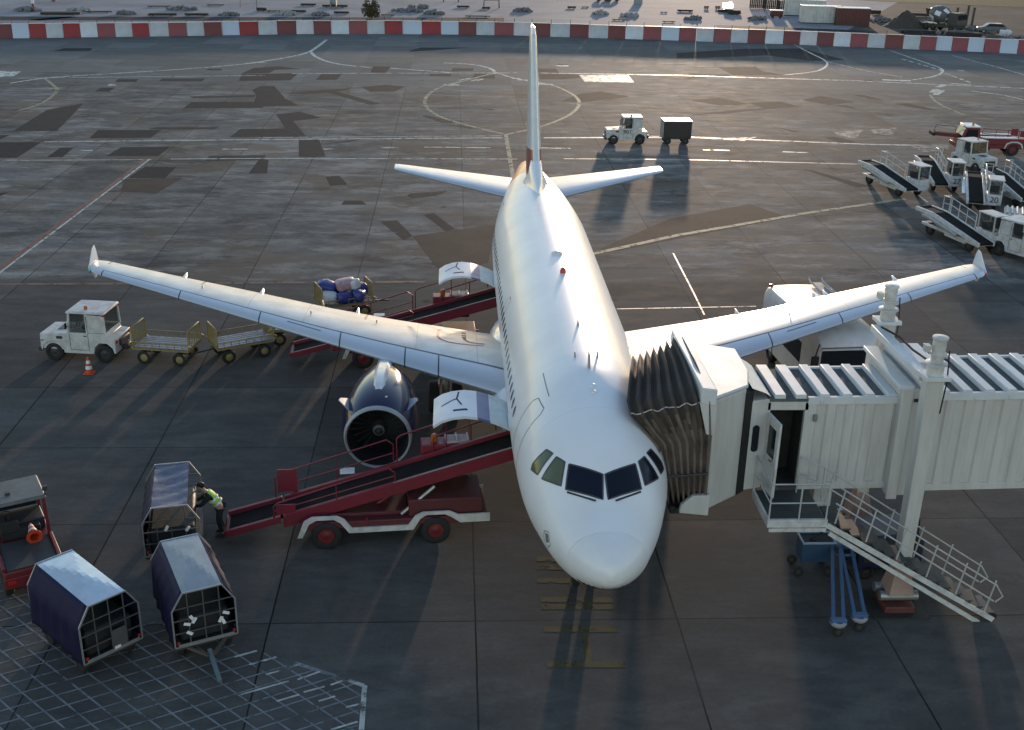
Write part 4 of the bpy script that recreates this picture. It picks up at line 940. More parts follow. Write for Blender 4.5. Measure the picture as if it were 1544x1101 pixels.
# ================================================================== RED BELT LOADERS
def make_belt_loader():
    o = empty('belt_loader', (0, 0, 0), 0, 'red', 'belt loader', 'red belt loaders at the cargo doors')
    k0, k1, k2 = (0,.52), (1.55,.92), (8.25,2.78)
    z_ = lambda x: k0[1]+(k1[1]-k0[1])*x/1.55 if x < 1.55 else k1[1]+(k2[1]-k1[1])*(x-1.55)/6.7
    def run(mb, y0, y1, dz0, dz1, xa=0, xb=8.25):
        xs = [xa]+([1.55] if xa < 1.55 < xb else [])+[xb]
        for a, b in zip(xs, xs[1:]):
            mb.hexa([(a,y0,z_(a)+dz0),(b,y0,z_(b)+dz0),(b,y1,z_(b)+dz0),(a,y1,z_(a)+dz0)], [(a,y0,z_(a)+dz1),(b,y0,z_(b)+dz1),(b,y1,z_(b)+dz1),(a,y1,z_(a)+dz1)])
        return mb
    run(MB(), -.40, .40, -.10, .02).build('conveyor_belt', belt, o)
    for y0, y1, up_ in ((-.54,-.41,.05), (.41,.54,.14)):
        fr = run(MB(), y0, y1, -.16, up_, 0, 1.53); run(fr, y0, y1, -.34, up_, 1.6, 8.2); fr.build('conveyor_frame', red, o, bevel=.015)
    tr = run(MB(), -.545, -.50, .052, .075, 4.7, 8.2); tr.build('edge_strip', mat('worn_edge', (.35,.28,.27), .4, .5), o)
    MB().tube([(8.22,-.44,z_(8.2)-.05),(8.22,.44,z_(8.2)-.05)], .11, 12).build('end_roller', black, o)
    MB().tube([(.03,-.48,.47),(.03,.48,.47)], .10, 12).build('end_roller', darkred, o)
    ch = MB().bb(2.05,7.35,-.80,.80,.62,.84).bb(5.1,7.2,-.70,.70,.84,1.36).bb(2.9,5.1,-.55,.55,.84,.96); ch.build('chassis', mat('dusty_maroon', (.11,.018,.022), .6, dirt=.6, dcol=(.05,.016,.016)), o, bevel=.03)
    MB().bb(3.4,4.9,-.79,-.74,.46,.60).bb(3.9,3.94,-.82,-.78,.6,.95).build('side_locker', red, o)
    for y in (-.86, .82):
        P = [(1.98,.42),(2.12,.42),(2.32,.84),(2.52,.95),(3.0,.95),(3.18,.84),(3.42,.50),(5.22,.50),(5.42,.84),(5.60,.95),(6.12,.95),(6.32,.84),(6.55,.66),(7.40,.66),(7.40,.92),(6.50,.92),(6.24,1.05),(5.5,1.05),(5.28,.95),(5.08,.66),(3.5,.66),(3.30,.95),(3.1,1.06),(2.4,1.06),(2.18,.94)]
        MB().prism(P, y, y+.05, 'y').build('skirt', oldwhite, o)
    for x in (2.78, 5.86):
        for y in (-.74, .74): wheel(o, x, y, .42, .42, .26, darkred)
    MB().tube([(4.9,-.62,.9),(5.85,-.60,1.72)], .05, 8).build('lift_ram', steel, o)
    MB().tube([(4.2,.0,.9),(5.2,0,1.6)], .07, 8).build('lift_arm', darkred, o)
    # operator console on the far side
    c = MB().bb(5.55,7.0,.60,1.15,1.55,2.42).build('console', red, o, bevel=.03)
    MB().lathe([(2.43,.10),(2.62,.095),(2.66,.05),(2.66,0)], (5.95,.86,0), 'z', 14).build('amber_beacon', amber, c)
    g = MB()
    for i in range(9): g.bb(6.28, 6.95, .64+i*.055, .665+i*.055, 2.43, 2.49)
    for x in (6.28, 6.60, 6.93): g.bb(x-.02, x+.02, .62, 1.13, 2.49, 2.53)
    g.build('slatted_top', mat('pale_pink_slats', (.52,.40,.40), .5), c)
    # railings
    for y, h, nm in ((.58,.85,'far'), (-.50,.50,'near')):
        g = MB(); xa, xb = 1.35, 4.75
        g.tube([(xa,y,z_(xa)-.1),(xa,y,z_(xa)+h-.1),(xa+.12,y,z_(xa)+h),(xb-.2,y,z_(xb)+h),(xb,y,z_(xb)+h-.15),(xb,y,z_(xb)-.3)], .024, 6)
        g.tube([(xa,y,z_(xa)+h*.5),(xb,y,z_(xb)+h*.5)], .018, 6); g.tube([(3.1,y,z_(3.1)),(3.1,y,z_(3.1)+h)], .018, 6); g.build('railing', red, o, smooth=60)
    for y, xa, xb, h in ((.58,4.85,7.7,.95), (.58,5.9,8.1,.60)):
        g = MB(); g.tube([(xa,y,z_(xa)),(xa,y,z_(xa)+h-.1),(xa+.12,y,z_(xa)+h),(xb-.15,y,z_(xb)+h),(xb,y,z_(xb)+h-.12),(xb+.02,y,z_(xb)+.2)], .024, 6)
        g.tube([((xa+xb)/2,y,z_((xa+xb)/2)),((xa+xb)/2,y,z_((xa+xb)/2)+h)], .018, 6); g.build('railing', red, o, smooth=60)
    MB().bb(1.42,1.98,.56,.60,1.15,1.86).build('side_plate', red, o)
    MB().bb(1.42,1.95,-.52,-.48,1.02,1.32).build('side_plate', red, o)
    MB().bb(3.2,3.62,.62,.9,1.60,1.66).build('clipboard', mat('sheet_white', (.7,.7,.72), .4), o)
    return o
bl = make_belt_loader()
RL2 = copy_tree(bl)
place(bl, (-9.92,7.30,0), R(5.2), 'red belt loader beside the nose with its belt at the forward hold')
place(RL2, (-9.85,20.75,0), R(2.5), 'red belt loader partly hidden behind the left wing')

# ================================================================== TUGS
def make_tug(body, name, label, deck=.55, glassy=vglass):
    o = empty(name, (0, 0, 0), 0, label, 'baggage tug')
    h = MB().hexa([(.42,-.72,.46),(1.56,-.70,.46),(1.56,.70,.46),(.42,.72,.46)], [(.42,-.70,1.14),(1.55,-.67,1.08),(1.55,.67,1.08),(.42,.70,1.14)]).build('bonnet', body, o, bevel=.04)
    for y in (-.735,.725): MB().bb(.45,1.5,y,y+.012,.80,.85).build('trim_strip', mat('trim_blue', (.16,.22,.32), .4), o)
    MB().bb(1.54,1.575,-.45,.45,.56,.90).build('grille', dark, h)
    for y in (-.52, .52): MB().lathe([(0,.09),(.04,.085),(.05,0)], (1.545,y,.80), 'x', 12).build('headlight', mat('lamp_glass', (.6,.6,.58), .15), h)
    MB().bb(1.5,1.68,-.66,.66,.34,.52).build('front_bumper', dark, o, bevel=.03)
    bd = MB()
    bd.prism([(-1.5,.40),(-1.42,.40),(-1.36,.62),(-1.16,.80),(-.86,.80),(-.66,.62),(-.60,.34),(.58,.34),(.66,.62),(.82,.78),(1.2,.78),(1.4,.62),(1.46,.42),(1.5,.42),(1.5,.66),(1.35,.90),(.45,.92),(.40,1.20),(-1.12,1.20),(-1.15,1.02),(-1.5,.98)], -.74, .74, 'y')
    bd.build('body', body, o, bevel=.03)
    for x, y in ((.36,-.70),(.36,.70),(-1.12,-.70),(-1.12,.70),(-.42,-.71),(-.42,.71)):
        dx = -.10 if x > 0 else (.03 if x < -1 else 0); MB().bar((x,y,1.18),(x+dx,y*.96,2.0),.08,.08).build('cab_pillar', body, o)
    MB().hexa([(-1.18,-.74,1.98),(.38,-.74,1.98),(.38,.74,1.98),(-1.18,.74,1.98)], [(-1.14,-.70,2.06),(.34,-.70,2.06),(.34,.70,2.06),(-1.14,.70,2.06)]).build('cab_roof', body, o, bevel=.02)
    for y in (-.685, .675): MB().hexa([(-.36,y,1.20),(.28,y,1.20),(.28,y+.01,1.20),(-.36,y+.01,1.20)], [(-.36,y*.97,1.97),(.20,y*.97,1.97),(.20,y*.97+.01,1.97),(-.36,y*.97+.01,1.97)]).build('side_window', glassy, o)
    MB().hexa([(-1.10,-.66,1.20),(-1.10,.66,1.20),(-1.09,.66,1.20),(-1.09,-.66,1.20)], [(-1.08,-.63,1.97),(-1.08,.63,1.97),(-1.07,.63,1.97),(-1.07,-.63,1.97)]).build('rear_window', glassy, o)
    MB().hexa([(.36,-.64,1.20),(.36,.64,1.20),(.37,.64,1.20),(.37,-.64,1.20)], [(.26,-.61,1.97),(.26,.61,1.97),(.27,.61,1.97),(.27,-.61,1.97)]).build('windscreen', glassy, o)
    for y in (-.705,.70): MB().bb(-1.06,-.46,y,y+.02,1.22,1.94).build('side_panel', body, o)
    MB().bb(-.5,.0,-.3,.3,1.0,1.32).bb(-.58,-.48,-.3,.3,1.25,1.75).build('seat', black, o, bevel=.04)
    MB().tube([(.36,.2,1.2),(.16,.2,1.42)], .02, 6).lathe([(-.01,.15),(.01,.17),(.02,.15)], (.14,.2,1.43), 'x', 14).build('steering_wheel', black, o)
    for y in (-.76,.76): MB().tube([(.30,y*.93,1.45),(.36,y*1.12,1.50)], .015, 6).bb(.34,.37,y*1.12-.07,y*1.12+.07,1.40,1.62).build('mirror', black, o)
    for y in (-.752,.745): MB().bb(-.38,-.26,y,y+.012,1.06,1.10).build('door_handle', dark, o)
    MB().lathe([(2.06,.07),(2.17,.065),(2.20,0)], (-.3,.35,0), 'z', 12).build('beacon', amber, o)
    MB().bb(.55,1.0,-.22,.22,1.115,1.135).build('bonnet_vent', dark, h)
    for y in (-.725,.705): MB().bb(.62,.86,y,y+.02,.90,1.02).build('engine_vent', dark, h)
    for y in (-.745, .735): MB().bb(-.44,-.425,y,y+.012,.5,1.9).bb(.30,.315,y,y+.012,.5,1.2).bb(-.44,.315,y,y+.012,.49,.505).build('door_seam', dark, o)
    MB().bb(-1.75,-1.5,-.2,.2,.38,.62).bb(-1.62,-1.5,-.4,.4,.62,.9).build('tow_hitch', dark, o, bevel=.03)
    for y in (-.62,.62): MB().bb(-1.53,-1.50,y-.07,y+.07,.80,.92).build('tail_lamp', redlens, o)
    MB().bb(-1.16,-1.06,-.72,-.66,1.90,1.97).bb(-1.16,-1.06,.66,.72,1.90,1.97).build('roof_lamp', redlens, o)
    for x in (-1.01, 1.01):
        for y in (-.64, .64): wheel(o, x, y, .36, .36, .22, dark)
    return o
tug = make_tug(oldwhite, 'baggage_tug', 'white')
GT = 'white baggage tugs'
t901 = copy_tree(tug); tC = copy_tree(tug); tH = copy_tree(tug)
def midp(a, b, z=0): return (at(*a, z)+at(*b, z))/2
a, b = at(85,542), at(161,546); m_ = (a+b)/2; hd = math.atan2(a.y-b.y, a.x-b.x); n = Vector((math.sin(hd), -math.cos(hd), 0))
place(tug, m_+n*.64+Vector((.0,0,0)), hd, 'white baggage tug with dark rear window next to the traffic cone', GT)
place(t901, (9.55,65.0,0), R(180), 'white baggage tug numbered 901 towing one dark box trailer', GT)
text('fleet_number', '901', .42, black, t901, (-.02,.758,.95), (R(90),0,PI))
place(tC, at(1464,258)+Vector((.3,.5,0)), R(-72), 'white baggage tug behind the pair of belt loaders, below the red truck', GT)
place(tH, at(1535,392)+Vector((.3,.2,0)), R(-62), 'white baggage tug cut by the right edge next to the wing tip', GT)

# red tractor, lower left
rtg = empty('baggage_tractor', (-15.05,5.85,0), R(118), 'dark red tractor with open rear cab and flat deck holding a cone', 'tractor')
MB().bb(-1.45,1.45,-.72,.72,.42,.86).build('chassis', darkred, rtg, bevel=.04)
MB().bb(-1.40,.05,-.62,.62,.865,.90).build('rear_deck', mat('deck_grey', (.05,.048,.048), .6, dirt=.5), rtg)
MB().bb(-1.5,-1.40,-.74,.74,.40,.70).build('rear_bumper', darkred, rtg, bevel=.02)
MB().bb(-1.40,0,-.74,-.64,.86,.98).bb(-1.40,0,.64,.74,.86,.98).build('deck_sides', darkred, rtg, bevel=.02)
for y in (-.55,.55):
    MB().bb(-1.52,-1.49,y-.10,y+.10,.54,.64).build('tail_lamp', redlens, rtg)
for x, y in ((.12,-.68),(.12,.68),(1.3,-.66),(1.3,.66)): MB().bar((x,y,.86),(x,y*.96,2.0),.08,.08).build('cab_pillar', darkred, rtg)
MB().hexa([(.02,-.74,1.98),(1.42,-.74,1.98),(1.42,.74,1.98),(.02,.74,1.98)], [(.06,-.70,2.07),(1.38,-.70,2.07),(1.38,.70,2.07),(.06,.70,2.07)]).build('cab_roof', mat('roof_dull', (.11,.105,.10), .5, dirt=.5), rtg, bevel=.02)
MB().bb(.5,1.3,-.66,.66,.86,1.20).build('dashboard', dark, rtg, bevel=.03)
MB().bb(.18,.55,-.5,.5,.86,1.15)\
    .bb(.14,.2,.05,.5,1.1,1.45).build('seat', black, rtg, bevel=.05)
MB().bb(1.30,1.32,-.6,.6,1.22,1.95).build('windscreen', glass, rtg)
MB().tube([(.75,.3,1.2),(.62,.3,1.38)], .02, 6).lathe([(-.01,.17),(.01,.19),(.02,.17)], (.6,.3,1.38), 'x', 14).build('steering_wheel', black, rtg)
MB().tube([(.1,-.70,2.0),(.05,-.72,2.25)], .02, 6).bb(.0,.10,-.78,-.66,2.22,2.34).build('work_lamp', dark, rtg)
MB().bb(.5,.62,.1,.22,2.07,2.13).build('roof_vent', dark, rtg)
for x in (-.95,.95):
    for y in (-.62,.62): wheel(rtg, x, y, .38, .38, .24, dark)

# traffic cones
def make_cone(name, label, loc, rot=(0,0,0), round_base=False):
    o = empty(name, loc, 0, label, 'traffic cone'); o.rotation_euler = rot
    if round_base: MB().lathe([(0,.12),(0,.21),(.045,.20),(.045,.14)], ax='z', n=24).build('base', orange, o)
    else: MB().bb(-.20,.20,-.20,.20,0,.045).build('base', orange, o, bevel=.03)
    MB().lathe([(.045,.155),(.66,.035),(.68,.022),(.68,0)], n=18, ax='z').build('cone_body', orange, o)
    for z0, z1 in ((.20,.33),(.42,.54)):
        r = lambda z: .155-.12*(z-.045)/.615+.004
        MB().lathe([(z0,r(z0)),(z1,r(z1))], n=18, ax='z').build('white_band', mat('cone_white', (.75,.75,.72), .4, dirt=.3), o)
    return o
make_cone('traffic_cone', 'orange and white striped cone standing by the white tug rear wheel', at(135,563))
dk = at(52,808,1.12); c2 = make_cone('traffic_cone', 'orange cone lying on the deck of the dark red tractor', (dk.x,dk.y,1.08), (R(-84),0,R(28)), True)

# ================================================================== OPEN BAGGAGE CARTS
def make_cart():
    o = empty('baggage_cart', (0, 0, 0), 0, 'cart', 'baggage cart')
    MB().bb(-1.15,1.15,-.66,.66,.60,.66).build('frame', yellow, o)
    b = MB()
    for i in range(7): b.bb(-1.12,1.12,-.62+i*.18,-.62+i*.18+.14,.662,.70)
    b.build('deck', mat('deck_slats', (.20,.21,.24), .5, .3, dirt=.5), o)
    for sx in (-1, 1):
        g = MB(); x = sx*1.14
        g.tube([(x,-.62,.66),(x,-.62,1.38),(x,-.52,1.46),(x,.52,1.46),(x,.62,1.38),(x,.62,.66)], .03, 6)
        for i in range(7): g.tube([(x,-.48+i*.16,.66),(x,-.48+i*.16,1.45)], .02, 5)
        g.build('end_rack', yellow, o, smooth=60)
    for sy in (-1, 1):
        g = MB(); y = sy*.68
        g.tube([(-1.1,y,.66),(-1.25,y,.84),(-1.1,y,.92),(1.1,y,.92),(1.25,y,.84),(1.1,y,.66)], .022, 6)
        for i in range(7): g.tube([(-.9+i*.3,y,.66),(-.9+i*.3,y,.92)], .016, 5)
        g.build('side_rail', yellow, o, smooth=60)
    MB().bar((1.1,0,.5),(2.05,0,.42),.07,.06).build('tow_bar', dark, o)
    MB().bb(.62,.82,-.5,.5,.36,.6).bb(-.82,-.62,-.5,.5,.36,.6).build('axle', dark, o)
    for x in (-.72,.72):
        for y in (-.58,.58): wheel(o, x, y, .27, .27, .15, yellow)
    return o
ct = make_cart(); GC = 'yellow open baggage carts'
ct2 = copy_tree(ct); ct3 = copy_tree(ct); ct4 = copy_tree(ct)
a, b = at(214,552), at(260,555); place(ct, Vector((-14.75,21.0,0)), R(-10)+PI, 'empty yellow cart hitched right behind the white tug', GC)
place(ct2, Vector((-11.95,21.45,0)), R(28)+PI, 'empty yellow cart, second behind the white tug and turned at an angle', GC)
place(ct3, Vector((-10.0,23.2,0)), R(10)+PI, 'yellow cart mostly hidden by the left wing leading edge', GC)
LUG = at(515,480); place(ct4, Vector((LUG.x+.1,LUG.y+.5,0)), R(22), 'yellow cart heaped with blue bags behind the left wing', GC)
def bag(name, label, loc, size, rz, m, cat='bag', seed=0):
    rnd = random.Random(seed); bm = bmesh.new(); bmesh.ops.create_icosphere(bm, subdivisions=3, radius=.5)
    for v in bm.verts:
        p = v.co; e = .55
        for k in range(3): p[k] = math.copysign((abs(p[k])*2)**e/2, p[k])
        nn = math.sin(p.x*9+seed)*math.sin(p.y*11+seed*2)*math.sin(p.z*8+seed); v.co = Vector((p.x*size[0], p.y*size[1], p.z*size[2]))*(1+.10*nn)
    me = bpy.data.meshes.new(name); bm.to_mesh(me); bm.free(); me.polygons.foreach_set('use_smooth', [True]*len(me.polygons)); me.materials.append(m)
    o = bpy.data.objects.new(name, me); C.objects.link(o); o.location = loc; o.rotation_euler = (rnd.uniform(-.2,.2), rnd.uniform(-.2,.2), rz)
    return tag(o, label, cat, 'bags heaped on the loaded cart')
bag_blue = mat('bag_blue', (.02,.035,.20), .4, dirt=.4, coat=.3); bag_white = mat('bag_white', (.6,.6,.62), .5, dirt=.4); bag_pink = mat('bag_pink', (.42,.22,.24), .5, dirt=.6, dcol=(.5,.5,.55), scale=5)
B0 = Vector((LUG.x+.1,LUG.y+.5,0))
for i, (dx, dy, z, s_, m, lb) in enumerate(((-.75,-.25,.95,(.7,.6,.5),bag_white,'white bag at the low left end of the heap'),(-.1,-.45,.93,(.8,.5,.5),bag_blue,'dark blue bag on the near edge of the heap, under the white one'),(.55,-.42,.95,(.75,.55,.52),bag_blue,'dark blue bag at the near right corner of the heap'),
   (.8,.3,.98,(.6,.7,.55),bag_blue,'dark blue bag at the far right end of the heap'),(-.65,.35,1.2,(.9,.7,.6),bag_blue,'large blue bag high on the left of the heap'),(.1,.1,1.35,(.9,.7,.5),bag_pink,'pink and white patterned bag on top of the heap'),(.45,-.1,1.38,(.5,.45,.45),bag_white,'pale bag beside the patterned one on top'),(.0,.5,1.1,(.8,.5,.6),bag_blue,'blue bag at the back of the heap'))):
    c, q = math.cos(R(22)), math.sin(R(22)); bag('luggage_bag', lb, B0+Vector((dx*c-dy*q, dx*q+dy*c, z)), s_, i*.7, m, seed=i)

# ================================================================== COVERED BAGGAGE CARTS
def make_covered(roof_m, curtain_m, sag=0, open_side=False):
    o = empty('covered_cart', (0, 0, 0), 0, 'cart', 'baggage trailer')
    L2, W2, W3 = 1.25, .74, .46; zb, zs, zr = .52, 1.52, 1.98
    MB().bb(-L2,L2,-W2,W2,.42,.54).build('bed', dark, o)
    # roof: shallow hipped sheet with thickness
    r = MB(); nx, ny = 14, 8; grid = []
    for i in range(nx+1):
        for j in range(ny+1):
            u, v = i/nx*2-1, j/ny*2-1
            z = zr+.13*(1-max(abs(u), abs(v)))
            if sag: z = zr-.05*(1-u*u)*(1-v*v)+.022*math.sin(u*14+v*2.2)+.015*math.sin(v*13-u*5)*(1-abs(u))
            grid.append((u*L2, v*W3, z))
    n = len(grid); r.v = [Vector(p) for p in grid]+[Vector((x, y, z-.03)) for x, y, z in grid]
    for i in range(nx):
        for j in range(ny):
            a = i*(ny+1)+j; r.f += [[a, a+ny+1, a+ny+2, a+1], [n+a, n+a+1, n+a+ny+2, n+a+ny+1]]
    edge = [j for j in range(ny+1)]+[i*(ny+1)+ny for i in range(1, nx+1)]+[nx*(ny+1)+j for j in range(ny-1, -1, -1)]+[i*(ny+1) for i in range(nx-1, 0, -1)]
    for k in range(len(edge)): a, b = edge[k], edge[(k+1) % len(edge)]; r.f.append([a, b, n+b, n+a])
    r.mi = [0]*len(r.f); r.build('roof', roof_m, o, smooth=(60 if sag else 3))
    for sy in ((-1,) if open_side else (-1, 1)):
        c = MB(); NX, NZ = 18, 9; pts = []
        for i in range(NX+1):
            for k in range(NZ+1):
                t = k/NZ; u = i/NX*2-1
                if t < .3: q = t/.3; y, z = W3+(W2-W3)*q, zr-(zr-zs)*q
                else: q = (t-.3)/.7; y, z = W2+.02, zs-(zs-zb+.05)*q
                y += (.022*math.sin(u*15+k*.4)+.012*math.sin(u*31))*min(1, t*2); pts.append((u*(L2-.01), sy*(y+.012), z))
        for i in range(NX):
            for k in range(NZ): a = i*(NZ+1)+k; c.f.append([a, a+1, a+NZ+2, a+NZ+1]); c.mi.append(0)
        c.v = [Vector(p) for p in pts]; cc = c.build('side_curtain', curtain_m, o, smooth=70)
        sm = cc.modifiers.new('thickness', 'SOLIDIFY'); sm.thickness = .012
    for sx in (-1, 1):
        x = sx*(L2+.02); g = MB(); w_ = .035
        for a, b in (((W2,zb),(W2,zs)),((W2,zs),(W3,zr)),((W3,zr),(-W3,zr)),((-W3,zr),(-W2,zs)),((-W2,zs),(-W2,zb)),((-W2,zb),(W2,zb))): g.bar((x,a[0],a[1]),(x,b[0],b[1]),w_,w_)
        g.build('end_frame', steel, o)
        g = MB()
        for y in (-.37,0,.37): g.bar((x,y,zb),(x,y,zr if abs(y) < W3 else zs),.026,.026)
        for z in (.9,1.25,1.58): g.bar((x,-W2+.02 if z < 1.55 else -.68,z),(x,W2-.02 if z < 1.55 else .68,z),.026,.026)
        g.build('end_mesh', mat('mesh_grey', (.12,.12,.12), .5, .4, dirt=.5), o)
    MB().bb(L2+.042,L2+.055,-.66,.66,.55,.61).build('kick_plate', steel, o)
    MB().bb(-L2,L2-.1,-.6,.6,.55,1.25).build('load', mat('dark_luggage', (.012,.012,.016), .6, dirt=.6, scale=4), o, bevel=.08)
    MB().bar((L2,-.45,.45),(L2+.45,-.06,.40),.06,.06).bar((L2,.45,.45),(L2+.45,.06,.40),.07,.07).build('drawbar_fork', mat('rusty_fork', (.10,.075,.06), .6, dirt=.5), o)
    MB().bar((L2+.25,0,.42),(L2+1.2,0,.16),.10,.07).build('tow_bar', mat('tow_bar_grey', (.12,.16,.17), .5, dirt=.4), o)
    for y in (-.66,.66): MB().bb(L2+.03,L2+.06,y-.03,y+.03,.63,.69).build('reflector', redlens, o)
    MB().bb(.62,.82,-.5,.5,.2,.42).bb(-.82,-.62,-.5,.5,.2,.42).build('axle', dark, o)
    for x in (-.78,.78):
        for y in (-.58,.58): wheel(o, x, y, .24, .24, .14, dark)
    return o
def tags_on(o, spots):
    for i, (y, z, r) in enumerate(spots):
        k = MB().bb(-.005,.005,-.038,.038,-.08,.08).build('paper_tag', mat('paper_white', (.36,.36,.36), .5), o); k.location = (1.31,y,z); k.rotation_euler = (r,0,0)
m_silver = mat('silver_sheet', (.50,.57,.64), .30, .55, dirt=.5, scale=3, dcol=(.28,.33,.38)); m_grey = mat('grey_sheet', (.30,.32,.34), .40, .3, dirt=.4, scale=2)
GV = 'covered baggage carts'
k1 = make_covered(m_silver, navy_cloth); place(k1, (-12.38,2.34,0), R(-46), 'covered cart with silver metal roof nearest the lower left corner', GV)
k2 = make_covered(m_grey, navy_cloth); place(k2, (-9.92,2.95,0), R(-66), 'covered cart with flat grey roof and its tow bar on the ground', GV)
k3 = make_covered(blue_cloth, navy_cloth, 1, True); place(k3, (-11.3,6.95,0), R(-79), 'covered cart with wrinkled blue canvas roof that the person is unloading', GV)
MB().bb(1.285,1.30,-.02,.36,.62,1.1).build('blank_plate', mat('mesh_grey', (.12,.12,.12)), k1)
MB().bb(1.31,1.315,.02,.17,.58,.66).build('plate_label', mat('paper_white', (.75,.75,.75)), k1)
for q in list(k1.children):
    if q.name.startswith(('drawbar', 'tow_bar')): bpy.data.objects.remove(q)
tags_on(k2, ((-.30,1.28,.5),(-.42,1.14,1.2),(-.25,1.2,-.6),(-.38,.88,.9),(.42,.98,.4),(.36,1.05,-.5),(.5,1.2,1.1)))
tags_on(k3, ((-.12,1.35,-.5),(.42,1.28,-.6)))
# dark box trailer behind tug 901
bt = empty('box_trailer', (13.4,65.1,0), PI, 'dark box trailer with white roof edge towed behind tug 901', 'baggage trailer')
MB().bb(-1.05,1.05,-.66,.66,.52,1.72).build('box', mat('trailer_dark', (.03,.024,.026), .5, dirt=.5, dcol=(.07,.04,.03)), bt, bevel=.02)
MB().bb(-1.10,1.10,-.72,.72,1.725,1.80).build('roof', white, bt, bevel=.02)
MB().bb(-1.09,-1.06,-.68,.68,.5,1.72).bb(1.06,1.09,-.68,.68,.5,1.72).build('end_frame', steel, bt)
MB().bb(-1.05,1.05,-.6,.6,.40,.515).build('bed', dark, bt)
MB().bar((1.05,0,.45),(2.2,0,.45),.08,.08).build('tow_bar', oldwhite, bt)
for x in (-.68,.68):
    for y in (-.56,.56): wheel(bt, x, y, .25, .25, .16, dark)

# ================================================================== WHITE BELT LOADERS, right-hand park
def make_white_loader():
    o = empty('belt_loader', (0, 0, 0), 0, 'white', 'belt loader')
    z_ = lambda x: 1.30 if x < 1.5 else 1.30-(x-1.5)*.155
    def run(mb, y0, y1, d0, d1, xa=0, xb=5.6):
        xs = [xa]+([1.5] if xa < 1.5 < xb else [])+[xb]
        for a, b in zip(xs, xs[1:]): mb.hexa([(a,y0,z_(a)+d0),(b,y0,z_(b)+d0),(b,y1,z_(b)+d0),(a,y1,z_(a)+d0)], [(a,y0,z_(a)+d1),(b,y0,z_(b)+d1),(b,y1,z_(b)+d1),(a,y1,z_(a)+d1)])
        return mb
    run(MB(), -.80, .02, -.08, .02).build('conveyor_belt', belt, o)
    run(MB(), -.94, -.81, -.16, .06).build('conveyor_frame', oldwhite, o, bevel=.01)
    run(MB(), .03, .14, -.16, .06).build('conveyor_frame', oldwhite, o, bevel=.01)
    run(MB(), -1.16, -.95, -.30, -.16, .9, 3.9).build('folded_side_rail', alu, o, bevel=.01)
    MB().tube([(.02,-.86,1.28),(.02,.08,1.28)], .09, 10).build('end_roller', black, o)
    MB().bb(.55,5.35,-.82,.80,.46,.62).bb(2.6,4.4,-.80,.20,.34,.60).build('chassis', oldwhite, o, bevel=.03)
    MB().prism([(1.2,.62),(1.6,1.15),(1.75,1.15),(1.5,.62)], -.6, -.1, 'y').build('belt_support', dark, o); MB().prism([(3.4,.62),(3.5,.92),(4.4,.80),(4.5,.62)], -.6, -.1, 'y').build('belt_support', dark, o)
    c = MB(); c.bb(3.85,5.25,.20,1.05,.46,1.10); c.build('cab_body', oldwhite, o, bevel=.04)
    for x, y in ((3.95,.25),(3.95,1.0),(5.18,.25),(5.18,1.0)): MB().bar((x,y,1.10),(x-.03,y,1.95),.06,.06).build('cab_pillar', oldwhite, o)
    MB().bb(3.86,5.24,.18,1.07,1.95,2.02).build('cab_roof', oldwhite, o, bevel=.02)
    MB().bb(5.17,5.18,.30,.96,1.14,1.92).build('windscreen', vglass, o)
    for y in (.245,1.0): MB().bb(4.02,5.12,y,y+.01,1.14,1.92).build('side_window', vglass, o)
    MB().bb(4.05,4.5,.35,.9,1.1,1.5).build('seat', black, o, bevel=.04)
    for y in (.18,):
        g = MB(); g.tube([(.9,y,1.3),(.9,y,2.1),(1.6,y,2.14),(3.8,y,1.78),(3.8,y,1.0)], .028, 6); g.tube([(.9,y,1.7),(1.6,y,1.74),(3.8,y,1.38)], .022, 6)
        for x in (1.6,2.3,3.0): g.tube([(x,y,z_(x)),(x,y,2.14-(x-1.6)*.163)], .022, 6)
        g.tube([(.9,y,2.1),(.9,y+.45,2.1),(.9,y+.45,1.2)], .028, 6); g.build('railing', oldwhite, o, smooth=60)
    for x in (1.15, 4.55):
        for y in (-.62, .72): wheel(o, x, y, .34, .34, .22, dark)
    for y in (.35,.92): MB().bb(5.26,5.28,y-.05,y+.05,.72,.82).build('headlight', mat('lamp_glass', (.6,.6,.58), .15), o)
    return o
wl_ = make_white_loader(); cps = [copy_tree(wl_) for _ in range(4)]; GB = 'white belt loaders parked at the right'
def put(o, px0, px1, label, num=None, dz=0, shift=(0,0)):
    a, b = at(*px0, 1.25), at(*px1, .75); h = math.atan2(b.y-a.y, b.x-a.x)
    place(o, (a.x+shift[0], a.y+shift[1], 0), h, label, GB)
    if num: text('fleet_number', num, .50, black, o, (5.26,.62,.78), (R(90),0,R(90)))
put(wl_, (1312,243), (1371,278), 'white belt loader at the far left of the parked group, railing up')
put(cps[0], (1400,237), (1424,271), 'white belt loader numbered 27, second from the left of the group', '27')
put(cps[1], (1478,262), (1486,318), 'white belt loader numbered 20 facing the viewer', '20')
put(cps[2], (1402,312), (1490,362), 'white belt loader nearest the wing tip with its long side in view')
put(cps[3], (1500,256), (1568,302), 'white belt loader cut by the right edge, behind the one numbered 20')
# roller-deck dolly behind the nearest tug
rd = at(1540,345); dl = empty('roller_dolly', (rd.x+.9,rd.y+.4,0), R(-25), 'white roller deck dolly behind the tug at the right edge', 'dolly')
MB().bb(-1.7,1.7,-.95,.95,.62,.80).build('deck_frame', oldwhite, dl, bevel=.02)
g = MB()
for i in range(12): g.tube([(-1.55+i*.28,-.9,.85),(-1.55+i*.28,.9,.85)], .07, 8)
g.build('roller_bed', steel, dl)
for x in (-1.2,1.2):
    for y in (-.8,.8): wheel(dl, x, y, .26, .26, .16, dark)
